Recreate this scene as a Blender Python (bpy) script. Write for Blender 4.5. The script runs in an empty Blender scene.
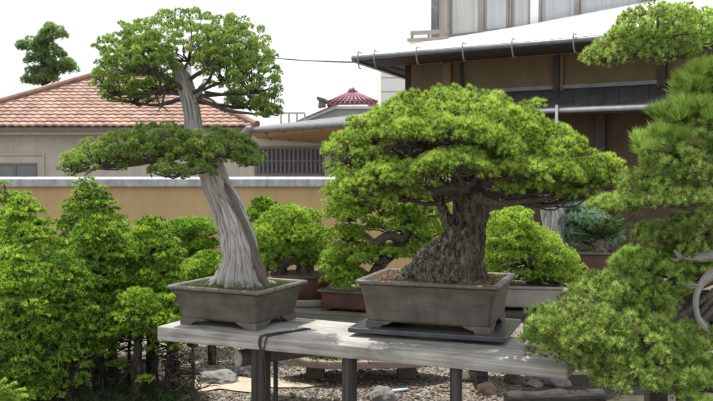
import bpy, math, random
import numpy as np
from mathutils import Vector, Matrix, noise

rng = np.random.default_rng(7)
random.seed(7)
scene = bpy.context.scene
COL = scene.collection

# ------------------------------------------------------------------ camera
CAM = np.array([0.0, 0.0, 1.4])
FPX = 860.0
PITCH = math.atan((200.5 - 165.0) / FPX)
cd = bpy.data.cameras.new('camera')
cam = bpy.data.objects.new('camera', cd)
COL.objects.link(cam)
cam.location = CAM
cam.rotation_euler = (math.radians(90) - PITCH, 0, 0)
cd.sensor_width = 36.0
cd.lens = 36.0 * FPX / 713.0
cd.clip_end = 2000
cd.clip_start = 0.05
scene.camera = cam
FW = np.array([0, math.cos(PITCH), -math.sin(PITCH)])
UP = np.array([0, math.sin(PITCH), math.cos(PITCH)])


def ray(px, py):
    return FW + np.array([1.0, 0, 0]) * (px - 356.5) / FPX + UP * (200.5 - py) / FPX


def P(px, py, Y):
    """world point seen at photo pixel px,py and standing Y metres away"""
    d = ray(px, py)
    return CAM + d * (Y / d[1])


def PZ(px, py, z):
    d = ray(px, py)
    return CAM + d * ((z - CAM[2]) / d[2])


# ------------------------------------------------------------------ materials
def newmat(name):
    m = bpy.data.materials.new(name)
    m.use_nodes = True
    nt = m.node_tree
    nt.nodes.clear()
    out = nt.nodes.new('ShaderNodeOutputMaterial')
    return m, nt, out


def N(nt, typ, **kw):
    n = nt.nodes.new(typ)
    for k, v in kw.items():
        if k in n.inputs:
            n.inputs[k].default_value = v
        else:
            setattr(n, k, v)
    return n


def ramp(nt, stops):
    r = nt.nodes.new('ShaderNodeValToRGB')
    e = r.color_ramp.elements
    while len(e) < len(stops):
        e.new(0.5)
    for el, (p, c) in zip(e, stops):
        el.position = p
        el.color = (c[0], c[1], c[2], 1)
    return r


def mat_plain(name, c1, c2, scale=8.0, rough=0.7, bump=0.0, bscale=None, stretch=(1, 1, 1), metallic=0.0,
              detail=6.0, spec=0.5, p0=0.3, p1=0.7, dist=0.01):
    m, nt, out = newmat(name)
    L = nt.links.new
    tc = N(nt, 'ShaderNodeTexCoord')
    mp = N(nt, 'ShaderNodeMapping')
    mp.inputs['Scale'].default_value = stretch
    L(tc.outputs['Object'], mp.inputs['Vector'])
    nz = N(nt, 'ShaderNodeTexNoise', Scale=scale, Detail=detail, Roughness=0.6)
    L(mp.outputs[0], nz.inputs['Vector'])
    rp = ramp(nt, [(p0, c1), (p1, c2)])
    L(nz.outputs['Fac'], rp.inputs[0])
    b = N(nt, 'ShaderNodeBsdfPrincipled', Roughness=rough, Metallic=metallic)
    b.inputs['Specular IOR Level'].default_value = spec
    L(rp.outputs[0], b.inputs['Base Color'])
    if bump:
        nz2 = N(nt, 'ShaderNodeTexNoise', Scale=bscale or scale * 3, Detail=6.0)
        L(mp.outputs[0], nz2.inputs['Vector'])
        bp = N(nt, 'ShaderNodeBump', Strength=bump, Distance=dist)
        L(nz2.outputs['Fac'], bp.inputs['Height'])
        L(bp.outputs[0], b.inputs['Normal'])
    L(b.outputs[0], out.inputs[0])
    return m


def mat_leaf(name, dark, mid, light, transl=0.35, rough=0.55, spec=0.3, tl=1.0, old=None):
    """foliage: colour by the random 'tint' each tuft carries"""
    m, nt, out = newmat(name)
    L = nt.links.new
    at = N(nt, 'ShaderNodeAttribute', attribute_name='tint')
    rp = ramp(nt, [(0.0, dark), (0.5, mid), (1.0, light)] if old is None else [(0.0, old), (0.05, old), (0.12, dark), (0.5, mid), (1.0, light)])
    L(at.outputs['Fac'], rp.inputs[0])
    b = N(nt, 'ShaderNodeBsdfPrincipled', Roughness=rough)
    b.inputs['Specular IOR Level'].default_value = spec
    L(rp.outputs[0], b.inputs['Base Color'])
    t = N(nt, 'ShaderNodeBsdfTranslucent')
    hs = N(nt, 'ShaderNodeHueSaturation', Hue=0.49, Saturation=1.1, Value=1.25 * tl)
    L(rp.outputs[0], hs.inputs['Color'])
    L(hs.outputs[0], t.inputs['Color'])
    mx = N(nt, 'ShaderNodeMixShader')
    mx.inputs[0].default_value = transl
    L(b.outputs[0], mx.inputs[1])
    L(t.outputs[0], mx.inputs[2])
    L(mx.outputs[0], out.inputs[0])
    return m


def mat_grain(name, stops, su=14.0, sv=1.6, bump=0.6, rough=0.85, dist=0.004, uv=True, det=8.0):
    """streaky wood along a limb (UV: around, along)"""
    m, nt, out = newmat(name)
    L = nt.links.new
    tc = N(nt, 'ShaderNodeTexCoord')
    mp = N(nt, 'ShaderNodeMapping')
    mp.inputs['Scale'].default_value = (su, sv, sv if not uv else 1)
    L(tc.outputs['UV' if uv else 'Object'], mp.inputs['Vector'])
    nz = N(nt, 'ShaderNodeTexNoise', Scale=1.0, Detail=det, Roughness=0.65)
    nz.inputs['Distortion'].default_value = 0.6
    L(mp.outputs[0], nz.inputs['Vector'])
    rp = ramp(nt, stops)
    L(nz.outputs['Fac'], rp.inputs[0])
    b = N(nt, 'ShaderNodeBsdfPrincipled', Roughness=rough)
    b.inputs['Specular IOR Level'].default_value = 0.2
    L(rp.outputs[0], b.inputs['Base Color'])
    bp = N(nt, 'ShaderNodeBump', Strength=bump, Distance=dist)
    L(nz.outputs['Fac'], bp.inputs['Height'])
    L(bp.outputs[0], b.inputs['Normal'])
    L(b.outputs[0], out.inputs[0])
    return m


def mat_bark(name, crack, plate, plate2, scale=38.0, bump=1.0, dist=0.008, zs=0.45):
    m, nt, out = newmat(name)
    L = nt.links.new
    tc = N(nt, 'ShaderNodeTexCoord')
    nzd = N(nt, 'ShaderNodeTexNoise', Scale=14.0, Detail=3.0)
    L(tc.outputs['Object'], nzd.inputs['Vector'])
    sb = N(nt, 'ShaderNodeVectorMath', operation='SCALE')
    sb.inputs['Scale'].default_value = 0.09
    L(nzd.outputs['Color'], sb.inputs[0])
    ad = N(nt, 'ShaderNodeVectorMath', operation='ADD')
    L(tc.outputs['Object'], ad.inputs[0])
    L(sb.outputs[0], ad.inputs[1])
    mp = N(nt, 'ShaderNodeMapping')
    mp.inputs['Scale'].default_value = (1, 1, zs)
    L(ad.outputs[0], mp.inputs['Vector'])
    vo = N(nt, 'ShaderNodeTexVoronoi', Scale=scale, feature='DISTANCE_TO_EDGE')
    L(mp.outputs[0], vo.inputs['Vector'])
    nz = N(nt, 'ShaderNodeTexNoise', Scale=60.0, Detail=6.0)
    L(tc.outputs['Object'], nz.inputs['Vector'])
    pr = ramp(nt, [(0.3, plate), (0.7, plate2)])
    L(nz.outputs['Fac'], pr.inputs[0])
    cr = ramp(nt, [(0.0, (0, 0, 0)), (0.22, (1, 1, 1))])
    L(vo.outputs['Distance'], cr.inputs[0])
    mx = N(nt, 'ShaderNodeMix', data_type='RGBA')
    mx.inputs['A'].default_value = (*crack, 1)
    L(cr.outputs[0], mx.inputs['Factor'])
    L(pr.outputs[0], mx.inputs['B'])
    b = N(nt, 'ShaderNodeBsdfPrincipled', Roughness=0.9)
    b.inputs['Specular IOR Level'].default_value = 0.15
    L(mx.outputs['Result'], b.inputs['Base Color'])
    ma = N(nt, 'ShaderNodeMath', operation='MULTIPLY_ADD')
    L(nz.outputs['Fac'], ma.inputs[0])
    ma.inputs[1].default_value = 0.5
    L(cr.outputs[0], ma.inputs[2])
    bp = N(nt, 'ShaderNodeBump', Strength=bump, Distance=dist)
    L(ma.outputs[0], bp.inputs['Height'])
    L(bp.outputs[0], b.inputs['Normal'])
    L(b.outputs[0], out.inputs[0])
    return m


def mat_bark2(name, stops, scale=46.0, zs=0.3, dist=0.016, fine=0.35):
    """fissured bark: plates drawn out along the trunk"""
    m, nt, out = newmat(name)
    L = nt.links.new
    tc = N(nt, 'ShaderNodeTexCoord')
    mp = N(nt, 'ShaderNodeMapping')
    mp.inputs['Scale'].default_value = (1, 1, zs)
    L(tc.outputs['Object'], mp.inputs['Vector'])
    n1 = N(nt, 'ShaderNodeTexNoise', Scale=scale, Detail=4.0, Roughness=0.55)
    n1.inputs['Distortion'].default_value = 1.4
    L(mp.outputs[0], n1.inputs['Vector'])
    n2 = N(nt, 'ShaderNodeTexNoise', Scale=130.0, Detail=5.0)
    L(tc.outputs['Object'], n2.inputs['Vector'])
    ma = N(nt, 'ShaderNodeMath', operation='MULTIPLY_ADD')
    L(n2.outputs['Fac'], ma.inputs[0])
    ma.inputs[1].default_value = fine
    L(n1.outputs['Fac'], ma.inputs[2])
    sb = N(nt, 'ShaderNodeMath', operation='SUBTRACT')
    L(ma.outputs[0], sb.inputs[0])
    sb.inputs[1].default_value = fine / 2
    rp = ramp(nt, stops)
    L(sb.outputs[0], rp.inputs[0])
    b = N(nt, 'ShaderNodeBsdfPrincipled', Roughness=0.92)
    b.inputs['Specular IOR Level'].default_value = 0.15
    L(rp.outputs[0], b.inputs['Base Color'])
    bp = N(nt, 'ShaderNodeBump', Strength=1.0, Distance=dist)
    L(sb.outputs[0], bp.inputs['Height'])
    L(bp.outputs[0], b.inputs['Normal'])
    L(b.outputs[0], out.inputs[0])
    return m


def mat_plank(name, c1, c2, c3):
    """weathered timber, long grain in the board's own x"""
    m, nt, out = newmat(name)
    L = nt.links.new
    tc = N(nt, 'ShaderNodeTexCoord')
    mp = N(nt, 'ShaderNodeMapping')
    mp.inputs['Scale'].default_value = (1.6, 42, 60)
    L(tc.outputs['Object'], mp.inputs['Vector'])
    nz = N(nt, 'ShaderNodeTexNoise', Scale=1.0, Detail=7.0, Roughness=0.65)
    nz.inputs['Distortion'].default_value = 0.8
    L(mp.outputs[0], nz.inputs['Vector'])
    n2 = N(nt, 'ShaderNodeTexNoise', Scale=5.0, Detail=5.0)
    L(tc.outputs['Object'], n2.inputs['Vector'])
    rp = ramp(nt, [(0.3, c1), (0.5, c2), (0.68, c3)])
    L(nz.outputs['Fac'], rp.inputs[0])
    r2 = ramp(nt, [(0.35, (0.62, 0.62, 0.58)), (0.6, (1, 1, 1))])
    L(n2.outputs['Fac'], r2.inputs[0])
    mx = N(nt, 'ShaderNodeMix', data_type='RGBA', blend_type='MULTIPLY')
    mx.inputs['Factor'].default_value = 0.8
    L(rp.outputs[0], mx.inputs['A'])
    L(r2.outputs[0], mx.inputs['B'])
    b = N(nt, 'ShaderNodeBsdfPrincipled', Roughness=0.75)
    b.inputs['Specular IOR Level'].default_value = 0.35
    L(mx.outputs['Result'], b.inputs['Base Color'])
    bp = N(nt, 'ShaderNodeBump', Strength=0.5, Distance=0.004)
    L(nz.outputs['Fac'], bp.inputs['Height'])
    L(bp.outputs[0], b.inputs['Normal'])
    L(b.outputs[0], out.inputs[0])
    return m


M = {}
M['pine'] = mat_leaf('pine_needles', (0.07, 0.13, 0.028), (0.26, 0.41, 0.072), (0.56, 0.70, 0.16), 0.40, old=(0.15, 0.105, 0.05))
M['pine_back'] = mat_leaf('pine_needles_background', (0.08, 0.165, 0.03), (0.26, 0.42, 0.065), (0.50, 0.66, 0.13), 0.42)
M['juniper'] = mat_leaf('juniper_foliage', (0.07, 0.14, 0.04), (0.215, 0.34, 0.08), (0.46, 0.57, 0.16), 0.45)
M['spruce'] = mat_leaf('spruce_foliage', (0.04, 0.11, 0.018), (0.19, 0.365, 0.045), (0.54, 0.72, 0.12), 0.32, old=(0.10, 0.085, 0.04))
M['long'] = mat_leaf('long_pine_needles', (0.085, 0.145, 0.04), (0.265, 0.405, 0.088), (0.54, 0.66, 0.22), 0.40, old=(0.28, 0.19, 0.09))
M['fresh'] = mat_leaf('fresh_pine_needles', (0.13, 0.23, 0.055), (0.30, 0.47, 0.10), (0.58, 0.73, 0.21), 0.48)
M['blue'] = mat_leaf('bluish_juniper_foliage', (0.09, 0.17, 0.10), (0.20, 0.32, 0.20), (0.36, 0.48, 0.33), 0.35)
M['dark'] = mat_leaf('dark_conifer_foliage', (0.10, 0.18, 0.08), (0.19, 0.30, 0.12), (0.32, 0.43, 0.18), 0.5)
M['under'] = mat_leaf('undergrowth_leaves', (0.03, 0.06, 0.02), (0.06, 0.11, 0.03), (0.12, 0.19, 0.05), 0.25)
M['moss'] = mat_leaf('moss_blades', (0.05, 0.08, 0.015), (0.11, 0.15, 0.03), (0.2, 0.23, 0.06), 0.25)
M['dry'] = mat_leaf('dry_needles', (0.10, 0.06, 0.03), (0.22, 0.15, 0.08), (0.38, 0.28, 0.17), 0.1)
M['deadwood'] = mat_grain('silver_deadwood', [(0.30, (0.045, 0.04, 0.036)), (0.41, (0.20, 0.19, 0.18)), (0.53, (0.38, 0.37, 0.355)), (0.72, (0.56, 0.55, 0.53))], 20, 0.8, 1.0, dist=0.006, det=11.0)
M['deadwood_grey'] = mat_grain('grey_deadwood', [(0.30, (0.04, 0.037, 0.034)), (0.45, (0.14, 0.135, 0.13)), (0.7, (0.36, 0.35, 0.34))], 14, 0.8, 1.0, dist=0.006, det=10.0)
M['livevein'] = mat_grain('brown_live_vein', [(0.3, (0.05, 0.042, 0.036)), (0.7, (0.20, 0.18, 0.16))], 8, 0.8, 0.8)
M['twig'] = mat_grain('twig_bark', [(0.3, (0.035, 0.03, 0.026)), (0.7, (0.15, 0.13, 0.112))], 4, 8, 0.8)
M['bark'] = mat_bark2('pine_bark', [(0.38, (0.022, 0.018, 0.015)), (0.47, (0.07, 0.058, 0.048)), (0.58, (0.13, 0.112, 0.095)), (0.72, (0.22, 0.19, 0.165))])
M['lichen'] = mat_bark2('lichen_bark', [(0.36, (0.03, 0.026, 0.02)), (0.46, (0.075, 0.07, 0.052)), (0.56, (0.15, 0.15, 0.115)), (0.72, (0.25, 0.26, 0.205))], 52.0, 0.7, 0.016, 0.5)
M['darkbark'] = mat_bark2('spruce_bark', [(0.36, (0.012, 0.011, 0.01)), (0.5, (0.05, 0.042, 0.035)), (0.7, (0.11, 0.095, 0.08))], 40.0, 0.4)
M['potgrey'] = mat_plain('grey_brown_stoneware', (0.066, 0.057, 0.048), (0.138, 0.122, 0.105), 6, 0.55, 0.15, 120, (1, 1, 2.6), dist=0.003)
M['potrim'] = mat_plain('stoneware_rim', (0.10, 0.09, 0.078), (0.15, 0.135, 0.118), 20, 0.5, 0.12, 120, dist=0.003)
M['potred'] = mat_plain('red_brown_stoneware', (0.06, 0.026, 0.021), (0.115, 0.048, 0.038), 9, 0.5, 0.1, 90, dist=0.003)
M['potlight'] = mat_plain('pale_grey_stoneware', (0.22, 0.21, 0.20), (0.33, 0.32, 0.30), 9, 0.6, 0.12, 90, dist=0.003)
M['potdark'] = mat_plain('dark_grey_stoneware', (0.075, 0.07, 0.068), (0.12, 0.11, 0.105), 9, 0.55, 0.12, 90, dist=0.003)
M['soil'] = mat_plain('dry_soil', (0.10, 0.065, 0.04), (0.32, 0.24, 0.16), 55, 0.95, 1.0, 120)
M['mosssoil'] = mat_plain('mossy_soil', (0.05, 0.055, 0.02), (0.15, 0.15, 0.06), 30, 0.95, 1.0, 90)
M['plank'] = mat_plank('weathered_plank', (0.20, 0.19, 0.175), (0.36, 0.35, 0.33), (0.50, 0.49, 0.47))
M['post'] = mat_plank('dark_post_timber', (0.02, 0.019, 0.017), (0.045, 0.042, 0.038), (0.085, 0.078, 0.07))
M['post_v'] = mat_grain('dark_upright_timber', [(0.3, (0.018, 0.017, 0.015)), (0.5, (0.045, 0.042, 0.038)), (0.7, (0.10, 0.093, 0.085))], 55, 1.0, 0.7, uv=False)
M['plank2'] = mat_plank('mossy_plank', (0.10, 0.10, 0.08), (0.19, 0.19, 0.155), (0.29, 0.285, 0.24))
M['logend'] = mat_plain('cut_log_end', (0.32, 0.29, 0.24), (0.48, 0.45, 0.39), 30, 0.85)
M['slate'] = mat_plain('dark_slate', (0.035, 0.037, 0.042), (0.075, 0.08, 0.09), 14, 0.3, 0.15, 60, dist=0.003)
M['black'] = mat_plain('black_lacquer', (0.012, 0.012, 0.013), (0.03, 0.03, 0.032), 20, 0.4)
M['cord'] = mat_plain('black_cord', (0.012, 0.012, 0.012), (0.04, 0.038, 0.035), 60, 0.7)
M['ochre'] = mat_plain('ochre_plaster', (0.385, 0.282, 0.142), (0.44, 0.328, 0.172), 2.6, 0.9, 0.25, 60, (1.2, 1, 0.8), dist=0.006, detail=9.0)


def weather(m, stretch, scale, lo, p0=0.35, p1=0.6, joints=None, tint=None):
    """stains over an existing material: multiplies its base colour by a streak pattern"""
    nt = m.node_tree
    b = next(n for n in nt.nodes if n.type == 'BSDF_PRINCIPLED')
    src = b.inputs['Base Color'].links[0].from_socket
    tc = N(nt, 'ShaderNodeTexCoord'); mp = N(nt, 'ShaderNodeMapping'); mp.inputs['Scale'].default_value = stretch
    nt.links.new(tc.outputs['Object'], mp.inputs['Vector'])
    nz = N(nt, 'ShaderNodeTexNoise', Scale=scale, Detail=7.0, Roughness=0.65)
    nt.links.new(mp.outputs[0], nz.inputs['Vector'])
    rp = ramp(nt, [(p0, lo), (p1, (1, 1, 1))])
    nt.links.new(nz.outputs['Fac'], rp.inputs[0])
    fac = rp.outputs[0]

    def mul(a_, c_):
        mx = N(nt, 'ShaderNodeMix', data_type='RGBA', blend_type='MULTIPLY'); mx.inputs['Factor'].default_value = 1.0
        nt.links.new(a_, mx.inputs['A']); nt.links.new(c_, mx.inputs['B'])
        return mx.outputs['Result']
    src = mul(src, fac)
    if joints:
        sx = N(nt, 'ShaderNodeSeparateXYZ'); nt.links.new(tc.outputs['Object'], sx.inputs[0])
        dv = N(nt, 'ShaderNodeMath', operation='DIVIDE'); nt.links.new(sx.outputs[0], dv.inputs[0]); dv.inputs[1].default_value = joints
        fr = N(nt, 'ShaderNodeMath', operation='FRACT'); nt.links.new(dv.outputs[0], fr.inputs[0])
        rj = ramp(nt, [(0.0, (0.35, 0.35, 0.35)), (0.012 / joints, (1, 1, 1))]); nt.links.new(fr.outputs[0], rj.inputs[0])
        src = mul(src, rj.outputs[0])
    if tint:
        at = N(nt, 'ShaderNodeAttribute', attribute_name='tint')
        rt_ = ramp(nt, tint); nt.links.new(at.outputs['Fac'], rt_.inputs[0])
        src = mul(src, rt_.outputs[0])
    nt.links.new(src, b.inputs['Base Color'])


weather(M['ochre'], (3, 1, 0.8), 1.6, (0.86, 0.85, 0.82))
M['coping'] = mat_plain('painted_coping', (0.27, 0.28, 0.30), (0.38, 0.39, 0.41), 6, 0.6, detail=9.0)
M['tile'] = mat_plain('salmon_roof_tile', (0.215, 0.115, 0.078), (0.35, 0.205, 0.148), 3.0, 0.6, 0.2, 40)
M['plum'] = mat_plain('plum_roof_tile', (0.13, 0.035, 0.055), (0.24, 0.08, 0.11), 6, 0.45)
M['render'] = mat_plain('pale_render', (0.40, 0.375, 0.32), (0.47, 0.445, 0.39), 1.2, 0.9, 0.1, 60)
M['fascia'] = mat_plain('brown_gutter', (0.085, 0.07, 0.06), (0.13, 0.11, 0.095), 5, 0.5)
M['fascia2'] = mat_plain('beige_fascia', (0.36, 0.32, 0.25), (0.44, 0.40, 0.32), 5, 0.6)
M['siding'] = mat_plain('grey_siding', (0.30, 0.31, 0.32), (0.38, 0.39, 0.40), 3, 0.7)
M['whitewall'] = mat_plain('white_cladding', (0.66, 0.66, 0.65), (0.74, 0.74, 0.73), 1.0, 0.8)
M['whitepaint'] = mat_plain('white_paint', (0.72, 0.72, 0.71), (0.8, 0.8, 0.79), 5, 0.5)
M['metalroof'] = mat_plain('grey_metal_roof', (0.085, 0.088, 0.095), (0.14, 0.145, 0.155), 4, 0.45, metallic=0.1)
M['brightmetal'] = mat_plain('galvanised_metal', (0.42, 0.44, 0.47), (0.6, 0.62, 0.65), 5, 0.32, metallic=0.7)
M['greygutter'] = mat_plain('grey_gutter', (0.11, 0.115, 0.125), (0.19, 0.2, 0.21), 8, 0.45, metallic=0.3)
M['whiteroof'] = mat_plain('white_sheet_roof', (0.78, 0.79, 0.8), (0.84, 0.845, 0.85), 3, 0.45, 0.1, 5)
M['soffit'] = mat_plain('dark_brown_soffit', (0.045, 0.032, 0.025), (0.08, 0.058, 0.045), 4, 0.8, 0.2, 20, (1, 6, 1))
M['orange'] = mat_plain('orange_timber', (0.30, 0.175, 0.085), (0.40, 0.245, 0.125), 5, 0.6, 0.1, 20, (1, 9, 1))
M['brownwood'] = mat_plain('brown_timber', (0.15, 0.095, 0.06), (0.24, 0.16, 0.10), 6, 0.7, 0.2, 30, (6, 6, 1))
M['darkwood'] = mat_plain('dark_timber', (0.03, 0.022, 0.018), (0.065, 0.048, 0.038), 6, 0.7, 0.2, 30, (6, 6, 1))
M['ochreshade'] = mat_plain('eave_shaded_ochre_plaster', (0.15, 0.115, 0.062), (0.19, 0.148, 0.082), 2.5, 0.9)  # ochre plaster with the shade under the eave put into its colour
M['lowerwallshade'] = mat_plain('deep_shade_plaster', (0.062, 0.043, 0.025), (0.09, 0.064, 0.038), 3, 0.9)  # lower house wall, its deep shade painted in as dark brown
M['curtain'] = mat_plain('white_curtain', (0.86, 0.85, 0.82), (0.92, 0.91, 0.88), 2, 0.9)
M['curtainblue'] = mat_plain('bluish_curtain', (0.80, 0.83, 0.85), (0.86, 0.88, 0.90), 2, 0.9)
M['darkglass'] = mat_plain('dark_window_glass', (0.10, 0.11, 0.115), (0.16, 0.17, 0.175), 2, 0.15)
M['darkframe'] = mat_plain('dark_window_frame', (0.10, 0.10, 0.105), (0.14, 0.14, 0.145), 5, 0.5)
M['stone'] = mat_plain('grey_rock', (0.10, 0.10, 0.095), (0.30, 0.29, 0.27), 9, 0.85, 0.8, 30)
M['stonebrown'] = mat_plain('brown_rock', (0.14, 0.085, 0.06), (0.30, 0.20, 0.15), 9, 0.85, 0.8, 30)
M['stonepink'] = mat_plain('pink_grey_slab', (0.20, 0.155, 0.135), (0.34, 0.28, 0.25), 9, 0.85, 0.5, 30)
M['stonedark'] = mat_plain('mossy_dark_rock', (0.035, 0.037, 0.028), (0.12, 0.115, 0.09), 9, 0.9, 0.8, 30)
M['sand'] = mat_plain('pale_sand', (0.36, 0.30, 0.22), (0.48, 0.41, 0.32), 4, 0.95, 0.3, 120)
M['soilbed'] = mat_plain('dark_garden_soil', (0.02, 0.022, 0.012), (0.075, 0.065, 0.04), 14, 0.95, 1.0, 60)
M['blueplastic'] = mat_plain('pale_blue_plastic', (0.40, 0.60, 0.68), (0.50, 0.68, 0.74), 6, 0.4)
M['frame_grey'] = mat_plain('grey_window_frame', (0.22, 0.20, 0.18), (0.29, 0.27, 0.245), 5, 0.5)
M['pole'] = mat_plain('concrete_pole', (0.35, 0.35, 0.34), (0.42, 0.42, 0.41), 5, 0.8)


weather(M['coping'], (4, 1, 1), 3.0, (0.68, 0.67, 0.64), joints=0.9)
weather(M['tile'], (1, 1, 1), 2.2, (0.72, 0.70, 0.68), 0.35, 0.55, tint=[(0.0, (0.72, 0.70, 0.70)), (0.5, (0.95, 0.95, 0.95)), (1.0, (1.15, 1.12, 1.08))])
weather(M['potgrey'], (6, 6, 1.0), 2.6, (0.68, 0.67, 0.66), 0.38, 0.62)
weather(M['potrim'], (8, 8, 8), 3.0, (0.66, 0.65, 0.64), 0.38, 0.6)
weather(M['plank'], (1, 3, 3), 3.2, (0.6, 0.6, 0.57), 0.33, 0.5)
weather(M['whitewall'], (2, 1, 0.4), 1.2, (0.9, 0.9, 0.89))
weather(M['metalroof'], (1, 1, 1), 2.0, (0.75, 0.75, 0.75))
weather(M['ochreshade'], (2, 2, 0.8), 1.8, (0.8, 0.79, 0.77))
weather(M['render'], (3, 1, 0.5), 1.5, (0.84, 0.83, 0.81))


def mat_gravel(name):
    m, nt, out = newmat(name)
    L = nt.links.new
    tc = N(nt, 'ShaderNodeTexCoord')
    vo = N(nt, 'ShaderNodeTexVoronoi', Scale=70.0)
    L(tc.outputs['Object'], vo.inputs['Vector'])
    hv = N(nt, 'ShaderNodeSeparateColor')
    L(vo.outputs['Color'], hv.inputs[0])
    rp = ramp(nt, [(0.0, (0.06, 0.052, 0.042)), (0.45, (0.16, 0.138, 0.11)), (0.8, (0.27, 0.24, 0.20)), (1.0, (0.42, 0.39, 0.34))])
    L(hv.outputs[0], rp.inputs[0])
    b = N(nt, 'ShaderNodeBsdfPrincipled', Roughness=0.9)
    L(rp.outputs[0], b.inputs['Base Color'])
    bp = N(nt, 'ShaderNodeBump', Strength=1.0, Distance=0.01, invert=True)
    L(vo.outputs['Distance'], bp.inputs['Height'])
    L(bp.outputs[0], b.inputs['Normal'])
    L(b.outputs[0], out.inputs[0])
    return m


M['gravel'] = mat_gravel('gravel_ground')


def mat_pebble(name):
    m, nt, out = newmat(name)
    L = nt.links.new
    at = N(nt, 'ShaderNodeAttribute', attribute_name='tint')
    rp = ramp(nt, [(0.0, (0.08, 0.066, 0.052)), (0.5, (0.22, 0.185, 0.14)), (0.85, (0.36, 0.32, 0.26)), (1.0, (0.55, 0.52, 0.46))])
    L(at.outputs['Fac'], rp.inputs[0])
    b = N(nt, 'ShaderNodeBsdfPrincipled', Roughness=0.8)
    L(rp.outputs[0], b.inputs['Base Color'])
    L(b.outputs[0], out.inputs[0])
    return m


M['pebble'] = mat_pebble('gravel_pebbles')


def mat_glass(name):
    m, nt, out = newmat(name)
    L = nt.links.new
    g = N(nt, 'ShaderNodeBsdfGlossy', Roughness=0.03)
    t = N(nt, 'ShaderNodeBsdfTransparent')
    t.inputs[0].default_value = (0.98, 0.985, 0.985, 1)
    f = N(nt, 'ShaderNodeFresnel', IOR=1.5)
    mx = N(nt, 'ShaderNodeMixShader')
    L(f.outputs[0], mx.inputs[0])
    L(t.outputs[0], mx.inputs[1])
    L(g.outputs[0], mx.inputs[2])
    L(mx.outputs[0], out.inputs[0])
    return m


M['glass'] = mat_glass('clear_glass')

# ------------------------------------------------------------------ objects
WM = {}


def tag(o, label=None, cat=None, group=None, kind=None):
    if label: o['label'] = label
    if cat: o['category'] = cat
    if group: o['group'] = group
    if kind: o['kind'] = kind
    return o


def thing(name, label, cat, loc, rotz=0.0, group=None):
    o = bpy.data.objects.new(name, None)
    COL.objects.link(o)
    o.empty_display_size = 0.1
    o.location = [float(v) for v in loc]
    o.rotation_euler = (0, 0, rotz)
    WM[o.name] = Matrix.Translation(Vector([float(v) for v in loc])) @ Matrix.Rotation(rotz, 4, 'Z')
    return tag(o, label, cat, group)


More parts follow.
